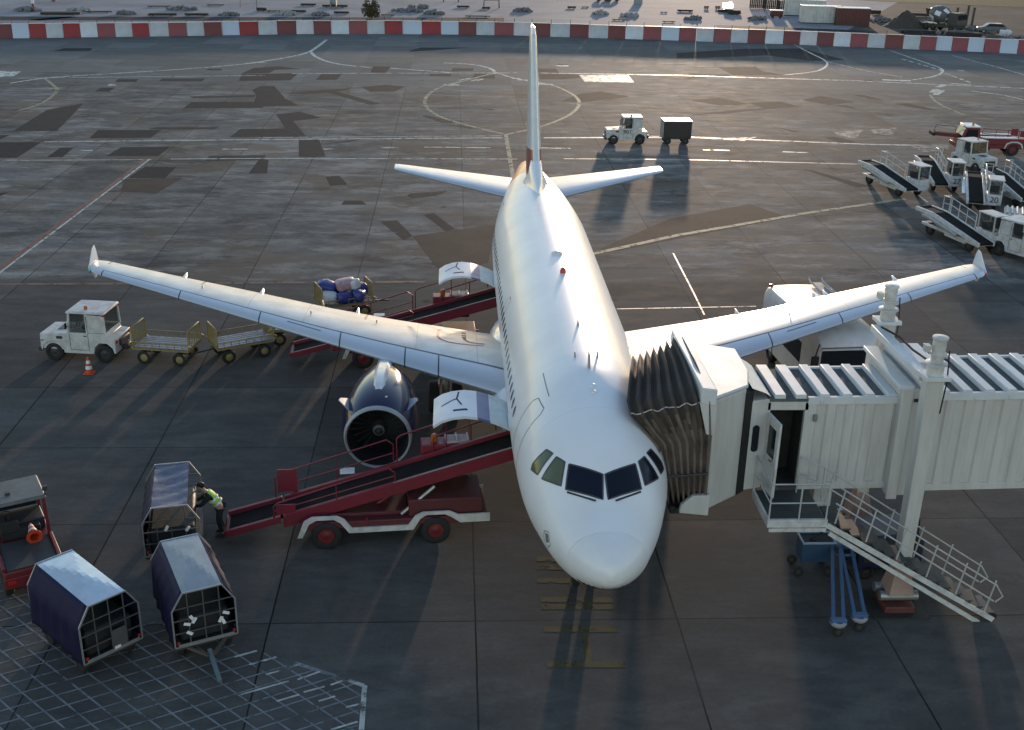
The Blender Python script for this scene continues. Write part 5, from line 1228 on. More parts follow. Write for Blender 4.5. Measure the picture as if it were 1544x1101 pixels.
# red truck with conveyor
ra, rb = at(1447,232), at(1521,236); rt_ = empty('loader_truck', ((ra.x+rb.x)/2+.1,(ra.y+rb.y)/2+.8,0), math.atan2(ra.y-rb.y, ra.x-rb.x)+R(8), 'red conveyor truck with white roofed cab beyond the parked white loaders', 'truck')
MB().bb(-2.9,2.2,-.85,.85,.5,.8).build('chassis', darkred, rt_, bevel=.03)
MB().prism([(.55,.55),(1.95,.55),(1.95,1.15),(1.62,2.0),(.62,2.0),(.55,1.2)], -.82, .82, 'y').build('cab', red, rt_, bevel=.04)
MB().prism([(.58,2.01),(1.64,2.01),(1.60,2.10),(.62,2.10)], -.84, .84, 'y').build('cab_roof', white, rt_, bevel=.02)
MB().prism([(.75,1.25),(1.72,1.25),(1.52,1.88),(.78,1.88)], .825, .835, 'y').build('side_window', glass, rt_)
MB().prism([(.75,1.25),(1.72,1.25),(1.52,1.88),(.78,1.88)], -.835, -.825, 'y').build('side_window', glass, rt_)
MB().hexa([(1.955,-.75,1.18),(1.965,-.75,1.18),(1.965,.75,1.18),(1.955,.75,1.18)], [(1.66,-.7,1.95),(1.67,-.7,1.95),(1.67,.7,1.95),(1.66,.7,1.95)]).build('windscreen', glass, rt_)
MB().lathe([(2.1,.10),(2.24,.09),(2.28,0)], (1.0,.2,0), 'z', 12).build('beacon', amber, rt_)
MB().bb(-2.9,.45,-.84,.84,.8,1.25).build('side_body', red, rt_, bevel=.03)
MB().bb(-2.2,.40,.45,.90,1.255,1.34).bb(-2.2,.40,-.90,-.45,1.255,1.34).build('white_top', white, rt_, bevel=.02)
MB().hexa([(-4.6,-.42,.70),(3.8,-.42,1.30),(3.8,.42,1.30),(-4.6,.42,.70)], [(-4.6,-.42,.92),(3.8,-.42,1.52),(3.8,.42,1.52),(-4.6,.42,.92)]).build('conveyor', darkred, rt_, bevel=.02)
MB().hexa([(-4.55,-.34,.935),(3.75,-.34,1.53),(3.75,.34,1.53),(-4.55,.34,.935)], [(-4.55,-.34,.95),(3.75,-.34,1.545),(3.75,.34,1.545),(-4.55,.34,.95)]).build('conveyor_belt', belt, rt_)
MB().tube([(3.85,-.45,1.40),(3.85,.45,1.40)], .14, 10).build('end_roller', black, rt_)
g = MB(); g.tube([(.3,.44,1.2),(.3,.44,1.9),(-3.0,.44,1.75),(-3.0,.44,1.0)], .03, 6); g.tube([(.3,.44,1.55),(-3,.44,1.4)], .025, 6)
for x in (-.7,-1.6,-2.4): g.tube([(x,.44,1.1),(x,.44,1.82)], .025, 6)
g.build('railing', red, rt_); MB().tube([(3.6,-.44,1.5),(3.5,-.44,1.95),(2.0,-.44,1.85),(2.0,-.44,1.4)], .03, 6).build('railing', red, rt_)
MB().bb(-2.3,-1.8,.42,.46,1.45,1.95).build('side_plate', red, rt_); MB().bb(-3.0,-2.5,.42,.46,1.35,1.75).build('side_plate', red, rt_)
for y in (-.92,.86):
    for x in (-2.0,1.25): MB().prism([(x-.62,.55),(x-.5,.85),(x-.2,.98),(x+.2,.98),(x+.5,.85),(x+.62,.55),(x+.72,.55),(x+.58,.92),(x+.24,1.08),(x-.24,1.08),(x-.58,.92),(x-.72,.55)], y, y+.06, 'y').build('mudguard', oldwhite, rt_)
for x in (-2.0,1.25):
    for y in (-.74,.74): wheel(rt_, x, y, .44, .44, .26, red)

# ================================================================== WHITE BUS under the right wing
bs = empty('minibus', (10.55,19.2,0), R(-86), 'white round-roofed bus facing the viewer under the right wing', 'bus')
sec = []
for x, h, wd in ((-3.2,2.55,1.14),(-3.05,2.78,1.22),(-2.6,2.90,1.25),(0,2.93,1.25),(2.2,2.88,1.25),(2.75,2.72,1.22),(3.0,2.50,1.17)):
    sec.append([(x,-wd,.45),(x,-wd,h-.75),(x,-wd*.985,h-.32),(x,-wd*.91,h-.11),(x,-wd*.6,h-.02),(x,0,h),(x,wd*.6,h-.02),(x,wd*.91,h-.11),(x,wd*.985,h-.32),(x,wd,h-.75),(x,wd,.45)])
MB().loft(sec).build('body', white, bs, smooth=50, bevel=.02)
MB().hexa([(3.02,-1.10,1.15),(3.10,-1.10,1.15),(3.10,1.10,1.15),(3.02,1.10,1.15)], [(3.0,-1.07,2.42),(3.04,-1.07,2.42),(3.04,1.07,2.42),(3.0,1.07,2.42)]).build('windscreen', glass, bs)
MB().bb(3.02,3.12,-1.12,1.12,2.34,2.40).build('windscreen_trim', mat('trim_white', (.6,.6,.6), .4), bs)
MB().bb(3.0,3.18,-1.17,1.17,.5,1.12).build('front_panel', white, bs, bevel=.05)
MB().bb(3.1,3.28,-1.18,1.18,.35,.62).build('front_bumper', dark, bs, bevel=.04)
for y in (-.9,.9): MB().lathe([(0,.13),(.05,.12),(.06,0)], (3.17,y,.85), 'x', 14).build('headlight', mat('lamp_glass', (.6,.6,.58), .15), bs)
for sy in (-1,1):
    MB().bb(-2.4,1.5,sy*1.255-.006,sy*1.255+.006,1.25,2.05).build('side_window', glass, bs)
    MB().tube([(2.9,sy*1.15,2.5),(3.25,sy*1.35,2.45),(3.3,sy*1.42,2.2)], .03, 6).bb(3.24,3.36,sy*1.42-.13,sy*1.42+.13,1.75,2.2).build('mirror', black, bs, bevel=.02)
    MB().lathe([(0,.09),(.10,.08),(.12,0)], (-2.95,sy*1.0,2.74), 'z', 12).build('marker_lamp', redlens, bs)
    MB().bb(-3.24,-3.20,sy*.98-.12,sy*.98+.12,1.5,2.1).build('tail_lamp', redlens, bs)
    for x in (-1.75,1.85): wheel(bs, x, sy*1.1, .45, .45, .30, steel)
MB().bb(-3.23,-3.19,-.8,.8,1.5,2.3).build('rear_window', glass, bs)
MB().bb(-2.75,.9,.55,1.0,2.93,2.96).build('roof_walkway', mat('walkway_grey', (.22,.23,.24), .6, dirt=.4), bs)
for y in (.5,1.03): MB().tube([(-2.85,y,3.12),(-2.6,y,3.02),(.8,y,3.02),(1.0,y,2.9)], .035, 6).build('roof_rail', oldwhite, bs)
MB().tube([(-1.2,.15,3.0),(-.6,.0,3.0),(.6,.0,3.02),(1.5,.2,3.0)], .03, 6).build('roof_pipe', steel, bs)

# ================================================================== BLUE TROLLEY, POWER UNIT
tr = empty('tow_head_trolley', (6.45,5.45,0), 0, 'blue wheeled trolley with two folded tow legs below the stair', 'trolley')
MB().bb(-.45,.45,-.30,.30,.42,1.0).build('box', blue, tr, bevel=.02)
g = MB().bb(-.47,.47,-.32,-.27,1.0,1.05).bb(-.47,.47,.27,.32,1.0,1.05).bb(-.47,-.42,-.27,.27,1.0,1.05).bb(.42,.47,-.27,.27,1.0,1.05); g.build('box_rim', mat('worn_blue', (.25,.36,.48), .4, dirt=.4), tr, bevel=.01)
MB().bb(-.40,.40,-.26,.26,1.002,1.006).build('box_inside', black, tr); MB().tube([(-.2,-.1,1.03),(.2,.15,1.12)], .025, 6).build('tool_handle', black, tr)
for x in (-.5,.35):
    for y in (-.32,.32): wheel(tr, x, y, .14, .14, .08, dark)
for (x0, x1, xb) in ((.40,.72,-.25), (.62,1.02,.36)):
    lg = MB(); tipx, tipy = xb, -2.75-(xb < 0)*.2
    lg.bar((x0,-.15,.92),(tipx-.13,tipy,.42),.09,.09).bar((x1-.1,-.15,.92),(tipx+.13,tipy,.42),.09,.09).bb(tipx-.2,tipx+.2,tipy-.10,tipy+.06,.34,.46).bar((x0,-.6,.83),(x1-.1,-.6,.83),.06,.06); l_ = lg.build('tow_leg', mat('leg_blue', (.05,.12,.24), .4, dirt=.4, dcol=(.10,.16,.25)), tr, bevel=.01)
    MB().lathe([(-.05,.18),(.02,.22),(.06,.14)], (tipx,tipy-.02,.33), 'z', 14).build('brush_ring', mat('brush_grey', (.35,.34,.32), .8, dirt=.6), l_)
    wheel(l_, tipx, tipy-.12, .13, .13, .09, dark)
MB().bb(.45,1.35,-.32,.05,.82,.98).build('pivot_block', blue, tr, bevel=.02); MB().tube([(1.0,-.2,1.0),(1.35,-.3,1.15)], .05, 8).build('hydraulic_fitting', steel, tr)
gp = empty('power_unit', (8.35,5.55,0), R(8), 'dark navy ground power unit in the shade behind the bridge column', 'power unit')
MB().prism([(-.95,.30),(.95,.30),(.95,1.05),(.75,1.35),(-.95,1.35)], -.55, .55, 'y').build('housing', mat('unit_navy', (.012,.02,.05), .5, dirt=.4), gp, bevel=.04)
MB().bb(-.8,.0,-.56,-.552,.55,1.15).build('louvre_panel', dark, gp)
for x in (-.65,.65):
    for y in (-.48,.48): wheel(gp, x, y, .22, .22, .14, dark)

# ================================================================== PERSON
pe = empty('person', (-10.17,7.62,0), R(186), 'person in yellow-green high-visibility vest and dark trousers bending into the covered cart', 'person')
def fig(name, pts, edges, m, parent, root=0, sub=2):
    me = bpy.data.meshes.new(name); me.from_pydata([p[0] for p in pts], edges, []); me.materials.append(m)
    o = bpy.data.objects.new(name, me); C.objects.link(o); o.parent = parent
    sk = o.modifiers.new('skin', 'SKIN'); sk.use_smooth_shade = True
    d = me.skin_vertices[0].data
    for i, p in enumerate(pts):
        r = p[1]; d[i].radius = r if hasattr(r, '__len__') else (r, r); d[i].use_root = (i == root)
    ss = o.modifiers.new('subdivision', 'SUBSURF'); ss.levels = sub; ss.render_levels = sub
    return o
HIP = (0,0,.93); SPN = (.12,0,1.10); CH = (.26,0,1.28); NK = (.37,0,1.42); HD0 = (.42,0,1.47); HD1 = (.49,0,1.55); HD2 = (.51,0,1.64)
arms = {}
body = [(HIP,(.13,.10)),(SPN,(.13,.10)),(CH,(.15,.105)),(NK,.055),(HD0,.062),(HD1,.088),(HD2,.072)]; be = [(0,1),(1,2),(2,3),(3,4),(4,5),(5,6)]
for s_ in (-1,1):
    k = len(body); body += [((.29,s_*.19,1.30),.065),((.46,s_*.25,1.10),.048),((.70,s_*.16,1.04),.034),((.77,s_*.15,1.03),(.038,.022)),((.82,s_*.15,1.02),(.036,.018))]; be += [(2,k),(k,k+1),(k+1,k+2),(k+2,k+3),(k+3,k+4)]
    for f_, (dy, ln) in enumerate(((-.027,.060),(-.010,.072),(.009,.068),(.026,.055))):
        j = len(body); body += [((.845,s_*.15+dy,1.012),.0095),((.845+ln*.6,s_*.15+dy*1.1,1.0),.0085),((.845+ln*.95,s_*.15+dy*1.1,.98),.0075)]; be += [(k+4,j),(j,j+1),(j+1,j+2)]
    j = len(body); body += [((.79,s_*.15-s_*.040,1.02),.011),((.825,s_*.15-s_*.058,1.00),.009)]; be += [(k+3,j),(j,j+1)]
    k = len(body); body += [((-.01,s_*.10,.86),.09),((.04,s_*.12,.50),.062),((-.03,s_*.13,.10),.042),((.11,s_*.14,.04),.035)]; be += [(0,k),(k,k+1),(k+1,k+2),(k+2,k+3)]
bd_ = fig('body', body, be, skin, pe)
cloth = mat('dark_workwear', (.014,.014,.018), .8, dirt=.3)
tp = [((0,0,.95),(.15,.12))]; te_ = []
for s_ in (-1,1): k = len(tp); tp += [((-.01,s_*.10,.84),.112),((.045,s_*.12,.50),.085),((-.03,s_*.13,.12),.072)]; te_ += [(0,k),(k,k+1),(k+1,k+2)]
fig('trousers', tp, te_, cloth, pe)
jp = [((.02,0,.98),(.15,.12)),(SPN,(.15,.125)),(CH,(.165,.125)),((.345,0,1.39),.08)]; je = [(0,1),(1,2),(2,3)]
for s_ in (-1,1): k = len(jp); jp += [((.29,s_*.19,1.31),.085),((.46,s_*.25,1.10),.066),((.66,s_*.17,1.045),.052)]; je += [(2,k),(k,k+1),(k+1,k+2)]
fig('jacket', jp, je, cloth, pe)
vs = fig('vest', [((.0,0,.98),(.165,.135)),(SPN,(.165,.14)),((.255,0,1.275),(.18,.145)),((.33,0,1.375),(.10,.09)),((.28,-.16,1.31),.105),((.28,.16,1.31),.105)], [(0,1),(1,2),(2,3),(2,4),(2,5)], hivis, pe)
bnd = MB()
for t in (.22,.62):
    c = Vector((.0,0,.98)).lerp(Vector((.255,0,1.275)), t); ax = Vector((.255,0,.295)).normalized(); sx_ = Vector((0,1,0)); sy_ = ax.cross(sx_); ring = []
    for o_ in (-.028,.028): ring.append([c+ax*o_+sx_*math.cos(a)*.190+sy_*math.sin(a)*.160 for a in [2*PI*k/24 for k in range(24)]])
    bnd.loft(ring, cap=False)
bnd.build('reflective_bands', mat('reflective_silver', (.75,.76,.74), .3, .2, dirt=.1), vs, smooth=60)
hr = bpy.data.meshes.new('hair'); bm = bmesh.new(); bmesh.ops.create_uvsphere(bm, u_segments=20, v_segments=12, radius=1)
for v in bm.verts:
    p = v.co; v.co = Vector((.485+p.x*.105-.012, p.y*.088, 1.612+p.z*.085+.01)) if p.z > -.25 else Vector((.455+p.x*.082, p.y*.080, 1.592+max(p.z,-.5)*.085))
bm.to_mesh(hr); bm.free(); hr.materials.append(mat('dark_hair', (.012,.009,.008), .6)); hr.polygons.foreach_set('use_smooth', [True]*len(hr.polygons))
ho = bpy.data.objects.new('hair', hr); C.objects.link(ho); ho.parent = pe
fc = MB().lathe([(0,.016),(.022,.010),(.03,0)], (.575,0,1.555), 'x', 8); fc.build('nose', skin, pe)
for s_ in (-1,1):
    MB().lathe([(-.008,0),(-.006,.010),(.004,.010),(.006,0)], (.568,s_*.032,1.585), 'x', 8).build('eye', black, pe)
    MB().lathe([(-.008,.012),(0,.022),(.010,.018),(.012,0)], (.49,s_*.088,1.565), 'y', 8).build('ear', skin, pe)
    MB().loft([[(x,s_*.14+y,z) for x,y,z in ((-.10,-.045,.012),(-.10,.045,.012),(-.09,.04,.10),(-.09,-.04,.10))],[(x,s_*.14+y,z) for x,y,z in ((.04,-.05,.012),(.04,.05,.012),(.02,.042,.12),(.02,-.042,.12))],[(x,s_*.145+y,z) for x,y,z in ((.18,-.045,.012),(.18,.045,.012),(.16,.035,.055),(.16,-.035,.055))]]).build('shoe', black, pe, bevel=.012)
MB().lathe([(0,.018),(.004,.014),(.005,0)], (.572,0,1.515), 'x', 8).build('mouth', mat('lips', (.3,.12,.1), .5), pe)

# ================================================================== FAR CONSTRUCTION YARD
def far(name, label, cat, px, py, rz=0, group=None):
    p = at(px, py); return empty(name, (p.x, p.y, .006), rz, label, cat, group)
def container(px, py, rz, L_, m, label, rib=True):
    o = far('site_container', label, 'container', px, py, rz, 'site containers beyond the barrier')
    pts = []; n = int(L_/.5)
    for i in range(n): x = -L_/2+i*L_/n; pts += [(x,-1.2),(x+.22,-1.2),(x+.26,-1.16),(x+.46,-1.16)]
    poly = pts+[(L_/2,-1.2),(L_/2,1.2),(-L_/2,1.2)]
    MB().prism(poly, .15, 2.5, 'z').build('walls', m, o, smooth=0); MB().bb(-L_/2-.03,L_/2+.03,-1.24,1.24,2.51,2.62).build('roof', white, o, bevel=.03); MB().bb(-L_/2,L_/2,-1.22,1.22,0,.14).build('base_frame', dark, o)
    MB().bb(L_/2+.005,L_/2+.03,-.95,-.02,.25,2.35).build('door', m, o); MB().bb(L_/2+.005,L_/2+.03,.02,.95,.25,2.35).build('door', m, o)
m_cont = mat('container_white', (.50,.50,.48), .5, dirt=.5, scale=1.5); m_contr = mat('container_red', (.11,.028,.025), .55, dirt=.6)
container(1236, 35, R(-8), 6.2, m_cont, 'pale site container next to the dark red one'); container(1283, 38, R(-8), 5.0, m_contr, 'dark red site container at the right end of the row')
container(1212, 24, R(-14), 6.5, m_cont, 'pale site container set further back, left end of the row')
dp = at(1365,41); dm = bmesh.new(); bmesh.ops.create_grid(dm, x_segments=30, y_segments=30, size=3.6)
for v in dm.verts:
    d = math.hypot(v.co.x, v.co.y)/3.4; v.co.z = max(0, 2.6*(1-d)**1.1 if d < 1 else 0)*(1+.12*math.sin(v.co.x*5)*math.sin(v.co.y*4.3)+random.uniform(-.05,.05))-.02
me = bpy.data.meshes.new('dirt_pile'); dm.to_mesh(me); dm.free(); me.materials.append(mat('brown_earth', (.07,.055,.042), .9, dirt=.6, scale=2)); do = bpy.data.objects.new('dirt_pile', me); C.objects.link(do); do.location = dp
tag(do, 'cone-shaped brown heap of earth right of the site containers', 'dirt pile')
# mixer truck
mx_ = far('concrete_mixer', 'dark mixer truck with striped drum on the building site', 'truck', 1420, 46, R(-60))
MB().bb(-3.4,3.2,-1.05,1.05,.55,.95).build('chassis', dark, mx_); MB().prism([(1.5,.9),(3.3,.9),(3.3,1.9),(3.05,2.7),(1.6,2.7)], -1.1, 1.1, 'y').build('cab', mat('site_truck_dark', (.05,.05,.055), .5, dirt=.5), mx_, bevel=.05)
MB().bb(3.31,3.33,-.95,.95,1.75,2.5).build('windscreen', glass, mx_)
dr_ = MB(); prof = [(-2.4,.55),(-2.0,.9),(-.8,1.30),(.2,1.25),(1.0,.8),(1.2,0)]; dr_.lathe(prof, n=24, ax='x'); dr_.mi = [1 if ((i % 24)+i//24*3) % 8 < 2 else 0 for i in range(len(dr_.f))]
d_ = dr_.build('drum', [mat('drum_grey', (.10,.10,.11), .5, dirt=.4), white], mx_, smooth=60); d_.location = (0,0,2.1); d_.rotation_euler = (0, R(12), 0)
MB().hexa([(-2.8,-.5,2.2),(-2.2,-.5,2.2),(-2.2,.5,2.2),(-2.8,.5,2.2)], [(-3.0,-.6,3.0),(-2.2,-.6,3.0),(-2.2,.6,3.0),(-3.0,.6,3.0)]).build('hopper', dark, mx_)
for x in (-2.2,-1.0,2.3):
    for y in (-.9,.9): wheel(mx_, x, y, .5, .5, .3, dark)
# bush
def bush(px, py, h, wd, label, seed):
    o = far('bush', label, 'bush', px, py); rnd = random.Random(seed); mb = MB()
    for i in range(900):
        a = rnd.uniform(0, 2*PI); t = rnd.random()**.6; z = rnd.uniform(.1, 1); rr = wd*(.55+.45*math.sin(PI*min(z*.9+.1,1)))*math.sqrt(t)*(.8+.25*math.sin(a*3+seed))
        c = Vector((rr*math.cos(a), rr*math.sin(a), z*h*(.85+.2*math.sin(a*2.3)))); u_ = Vector((rnd.gauss(0,1),rnd.gauss(0,1),rnd.gauss(0,1))).normalized(); v_ = u_.orthogonal().normalized(); q = rnd.uniform(.10,.2)
        mb.add([c-u_*q, c+v_*q*.7, c+u_*q, c-v_*q*.7], [(0,1,2,3)])
    mb.build('foliage', mat('autumn_leaves', (.075,.055,.018), .7, dirt=.7, scale=2, dcol=(.03,.035,.012)), o, smooth=0, fix=False)
    MB().tube([(0,0,0),(.1,.05,h*.4),(.3,.0,h*.7)], [.10,.07,.03], 6).tube([(0,0,0),(-.2,.1,h*.6)], [.08,.03], 6).build('stems', mat('bark', (.05,.035,.025), .9), o)
bush(560, 28, 2.7, 1.5, 'brownish green bush standing just behind the barrier', 3)
# trestles
def trestle(px, py, label):
    o = far('trestle', label, 'trestle', px, py, R(8), 'dark trestles in the yard'); MB().bar((-1.35,0,1.25),(1.35,0,1.25),.14,.12).build('top_beam', dark, o)
    for x in (-1.25,1.25):
        for y in (-.35,.35): MB().bar((x,0,1.25),(x*1.05,y,0),.09,.09).build('leg', dark, o)
for a in ((375,11,'dark trestle furthest left in the pale yard'),(680,3,'dark trestle above the middle of the barrier'),(741,12,'dark trestle just left of the fin tip')): trestle(*a)
# red-white posts at the upper left
for px, py, lb in ((50,11,'red and white striped post, the taller of two at upper left'),(81,2,'short orange-topped post at upper left')):
    o = far('marker_post', lb, 'post', px, py); m = MB()
    for i in range(5): m.lathe([(i*.55,.22),(i*.55+.55,.22)], n=14, ax='z', mi=i % 2)
    m.lathe([(2.75,.22),(2.85,.1),(2.86,0)], n=14, ax='z'); m.build('shaft', [m_br, m_bw], o); MB().lathe([(0,.4),(.1,.4),(.12,.22)], n=14, ax='z').build('foot', dark, o)
# stacks and sheets of material lying about
def stack(px, py, l, wd, n, label, rz=0, m=None, name='timber_stack', cat='timber'):
    o = far(name, label, cat, px, py, rz, 'building materials lying in the yard'); rnd = random.Random(int(px))
    for k in range(n):
        b = MB(); w_ = wd/max(1, 3)
        for j in range(3): b.bb(-l/2+rnd.uniform(-.1,.1), l/2+rnd.uniform(-.1,.1), -wd/2+j*w_, -wd/2+j*w_+w_*.88, .10+k*.16, .10+k*.16+.13)
        b.build('layer', m or dark, o)
    MB().bb(-l/2*.7,-l/2*.6,-wd/2,wd/2,0,.095).bb(l/2*.6,l/2*.7,-wd/2,wd/2,0,.095).build('bearers', dark, o)
brn = mat('timber_dark', (.045,.035,.03), .8, dirt=.5); gry = mat('concrete_pipe', (.30,.30,.30), .7, dirt=.4)
for a in ((92,22,5.5,1.6,2,'low timber stack at the far left of the yard',R(10)),(150,19,3.6,.8,1,'thin plank pile right of the far-left stack',R(10)),(245,24,4.0,.9,2,'dark plank stack behind the sixth white block',R(10)),(297,24,3.4,.9,2,'short dark plank stack behind the tenth red block',R(10)),
   (240,11,3.6,.5,1,'single long plank lying far back at left',R(12)),(325,9,2.6,.5,1,'single short plank left of the first trestle',R(8)),(395,17,1.4,1.2,3,'square dark crate stack under the first trestle',0),(415,18,2.4,.8,1,'flat plank pile right of the crate stack',0),(450,19,2.2,.8,2,'plank pile behind the middle of the left barrier',R(4)),(515,21,2.2,.9,2,'plank pile left of the bush',R(3)),
   (505,11,4.0,.9,2,'long dark pile with pale drum further back',R(4)),(465,9,2.4,.9,2,'grey rubble-like stack left of the pale drum',0),(585,24,2.0,.8,1,'low plank pile at the foot of the bush',0),(698,12,2.0,.8,2,'dark stack left of the middle trestle',0),(720,26,3.8,.3,1,'long thin bar resting near the barrier',0),(733,14,1.2,.9,2,'small dark stack under the trestle left of the fin',0),
   (862,13,1.3,.7,2,'small stack right of the fin tip',0),(882,12,1.2,.6,1,'thin stack further right of the fin tip',0),(933,31,2.0,.6,1,'dark plank behind the barrier right of the fin',R(-4)),(1001,20,1.0,.4,1,'tiny plank in the bright yard',0),(1033,18,2.5,1.0,2,'dark flat stack in the bright yard',R(-4)),(1008,34,1.8,.5,1,'short bar behind the barrier in the bright yard',R(-6)),
   (1107,22,2.0,1.2,4,'dark pallet stack below the sun glint',R(-8)),(1065,14,.7,.5,3,'small dark stack, left of the two by the glint',0),(1082,14,.7,.5,3,'small dark stack, right of the two by the glint',0),(1255,30,1.8,.8,2,'rubbish stack before the pale container',R(-8)),(1320,22,1.6,1.1,4,'dark stack behind the earth heap',R(-10)),(1385,25,3.4,.7,3,'dark low wall of blocks right of the earth heap',R(-10)),
   (1455,55,4.5,1.2,3,'dark beams lying before the mixer truck',R(-14)),(1390,50,6,.9,2,'long dark beams just behind the right barrier',R(-12)),(1490,62,6,.5,1,'dark long plank at the right barrier',R(-14))):
    stack(a[0], a[1], a[2], a[3], a[4], a[5], a[6], brn)
def pile_post(px, py, label, h):
    o = far('steel_pile', label, 'steel pile', px, py, 0, 'steel piles standing on the building site'); MB().bar((0,0,0),(.05,0,h),.28,.28).build('pile', dark, o); MB().bb(-.2,.25,-.2,.2,h,h+.08).build('cap_plate', dark, o)
for px, py, h, lb in ((1440,38,2.6,'steel pile left of the pair'),(1456,38,2.9,'steel pile, taller left one of the pair'),(1465,38,2.6,'steel pile, right one of the pair')): pile_post(px, py, lb, h)
# sheet piles (row of dark slats) near the glint
for i in range(3):
    o = far('slat_panel', ('dark slatted panel right of the sun glint, left one of three','dark slatted panel right of the sun glint, middle one of three','dark slatted panel beside the container, right one of three')[i], 'panel', 1142+i*21, 13+i*1.5, R(-10), 'slatted panels by the containers')
    b = MB()
    for k in range(9): b.bb(-1.4+k*.31,-1.4+k*.31+.24,-.05,.05,.05,1.55+.08*((k*7+i) % 3))
    b.build('slats', brn, o); MB().bb(-1.45,1.45,.05,.11,.4,.5).build('rail', dark, o)
# white car, drum, small red unit and added glint sheet
cr = far('parked_car', 'small pale car near the right edge beyond the barrier', 'car', 1494, 50, R(170))
MB().prism([(-2,.35),(2,.35),(2,.8),(1.2,.95),(.6,1.4),(-1.3,1.4),(-1.9,.95),(-2,.8)], -.8, .8, 'y').build('body', mat('car_grey', (.10,.13,.14), .35, dirt=.3), cr, bevel=.08)
MB().prism([(1.05,.98),(.55,1.34),(-1.25,1.34),(-1.7,.98)], -.81, .81, 'y').build('windows', glass, cr)
for x in (-1.25,1.25):
    for y in (-.7,.7): wheel(cr, x, y, .32, .32, .2, steel)
for px, py, lb in ((1511,55,'pale bag of sand, left of the two at the right barrier'),(1519,55,'pale bag of sand, right of the two at the right barrier')):
    p = at(px, py); bag('sand_bag', lb, (p.x, p.y, .45), (.9,.8,.9), 0, bag_white, 'sand bag', 2)['group'] = 'sand bags at the right barrier'
p = at(503,12); o = empty('cable_drum', (p.x,p.y,.006), 0, 'pale cable drum standing far back between the trestle and the bush', 'drum')
MB().lathe([(-.5,0),(-.5,.9),(-.4,.9),(-.4,.5),(.4,.5),(.4,.9),(.5,.9),(.5,0)], (0,0,.9), 'x', 24).build('drum', gry, o)
p = at(1170,27); o = empty('site_generator', (p.x,p.y,.006), R(-10), 'small red generator with white lid left of the containers', 'generator')
MB().bb(-1.0,1.0,-.6,.6,.25,1.1).build('housing', m_contr, o, bevel=.04); MB().bb(-1.05,1.05,-.65,.65,1.11,1.22).build('lid', white, o, bevel=.02)
for x in (-.6,.6): wheel(o, x, -.6, .25, .25, .15, dark)
p = at(962,6); o = empty('site_crate', (p.x,p.y,.006), 0, 'pale square crate far back in the bright yard', 'crate'); MB().bb(-.7,.7,-.6,.6,0,1.3).build('box', gry, o, bevel=.02); MB().bb(-.75,.75,-.65,.65,1.3,1.38).build('lid', gry, o)
for px, rz, lb in ((908,0,'dark low mound-shaped machine, left of the two at the top'),(924,0,'dark low mound-shaped machine, right of the two at the top')):
    o = far('site_roller', lb, 'roller', px, 2, rz, 'small machines at the top edge'); MB().tube([(-.7,-.5,.5),(-.7,.5,.5)], .5, 16).tube([(.7,-.5,.5),(.7,.5,.5)], .5, 16).build('drums', dark, o); MB().bb(-.7,.7,-.45,.45,.6,1.2).build('frame', dark, o)
# added mirror sheet, tilted to throw the sun at the camera
p = at(1098,10,.9); tosun = sv; tocam = (CAM-p).normalized(); nrm = (tosun+tocam).normalized()
o = empty('glint_sheet', (p.x,p.y,.006), 0, 'mirror sheet added to catch the low sun as a glint, left of the slatted panels', 'metal sheets')
mm = mat('mirror_sheet', (.9,.87,.8), .05, 1, dirt=0); mm.node_tree.links.remove(mm.node_tree.nodes['Principled BSDF'].inputs['Roughness'].links[0]); mm.node_tree.nodes['Principled BSDF'].inputs['Roughness'].default_value = .12
s1 = MB().bb(-7.5,3.2,-.8,.8,-.015,.015).build('sheet', mm, o); s1.location = (0,0,.9); s1.rotation_euler = nrm.to_track_quat('Z','Y').to_euler()
MB().bb(-1.6,1.6,-.4,.4,0,.40).build('support', brn, o)
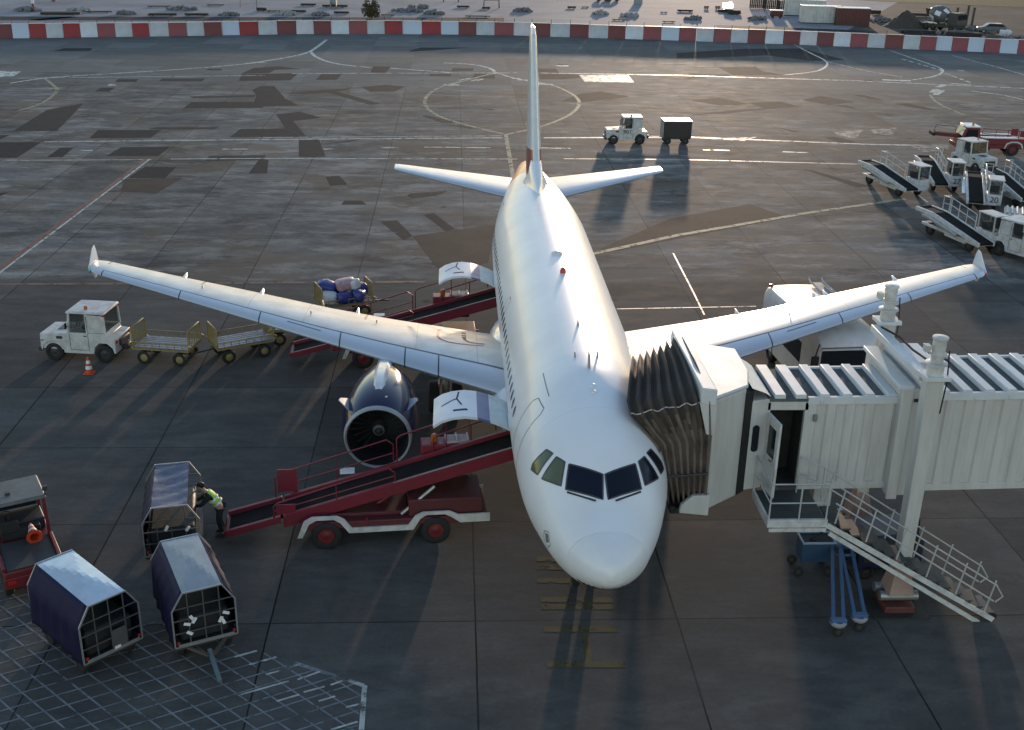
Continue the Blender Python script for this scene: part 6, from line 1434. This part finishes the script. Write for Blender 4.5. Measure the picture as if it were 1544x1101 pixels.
# rubble and small clutter, each heap named by the block it lies behind
m_rub = mat('rubble_grey', (.20,.19,.185), .9, dirt=.7, scale=5, dcol=(.06,.055,.05)); m_rubp = mat('rubble_pale', (.36,.35,.34), .9, dirt=.6, scale=5)
def rubble(px, py, rad, n, label, m, seed):
    rnd = random.Random(seed); mb = MB()
    for i in range(n):
        a, d = rnd.uniform(0, 2*PI), rad*math.sqrt(rnd.random()); q = rnd.uniform(.16, .36); c = Vector((d*math.cos(a)*1.15, d*math.sin(a)*.7, q*.4+max(0, (1-d/rad))*.35))
        M = Matrix.Translation(c) @ Quaternion(Vector((rnd.gauss(0,1),rnd.gauss(0,1),rnd.gauss(0,1))).normalized(), rnd.uniform(0,3)).to_matrix().to_4x4()
        mb.bb(-q,q,-q*.7,q*.7,-q*.5,q*.5, M=M)
    o = mb.build('rubble_heap', m, smooth=0); p = at(px, py); o.location = (p.x, p.y, .006); tag(o, label, 'rubble', 'rubble heaps in the yard')
for i, a in enumerate(((40,17,1.6,'grey rubble heap at the far left, behind the first white block',m_rub),(118,17,1.4,'pale rubble heap behind the third red block',m_rubp),(190,22,1.0,'small grey rubble heap behind the fifth red block',m_rub),(275,15,1.8,'long grey rubble heap behind the seventh white block',m_rub),(345,24,1.1,'grey rubble heap behind the ninth red block',m_rub),
  (430,23,1.3,'pale rubble heap behind the eleventh red block',m_rubp),(482,24,.9,'small dark rubble heap left of the bush and its planks',m_rub),(612,18,1.9,'wide dark rubble heap just right of the bush',m_rub),(632,13,1.4,'dark spiky debris heap, second to the right of the bush',m_rub),(655,22,1.2,'grey rubble heap third to the right of the bush',m_rub),(790,18,1.2,'grey rubble heap directly left of the fin tip',m_rub),
  (905,22,1.0,'small pale rubble heap right of the fin tip',m_rubp),(950,25,1.1,'pale rubble heap below the square crate',m_rubp),(1045,30,1.0,'grey rubble heap hard against the barrier below the glint',m_rub),(1140,30,1.3,'grey rubble heap left of the red generator',m_rub),(1330,33,1.6,'dark rubble heap left foot of the earth heap',m_rub),(1400,36,1.6,'dark rubble heap between earth heap and mixer truck',m_rub),(1440,52,2.0,'dark rubble heap right under the mixer truck',m_rub),(1470,45,1.8,'dark rubble heap right of the steel piles',m_rub),(1530,60,1.8,'dark rubble heap at the right edge behind the barrier',m_rub))):
    rubble(a[0], a[1], a[2]*1.15, 34, a[3], a[4], i+5)
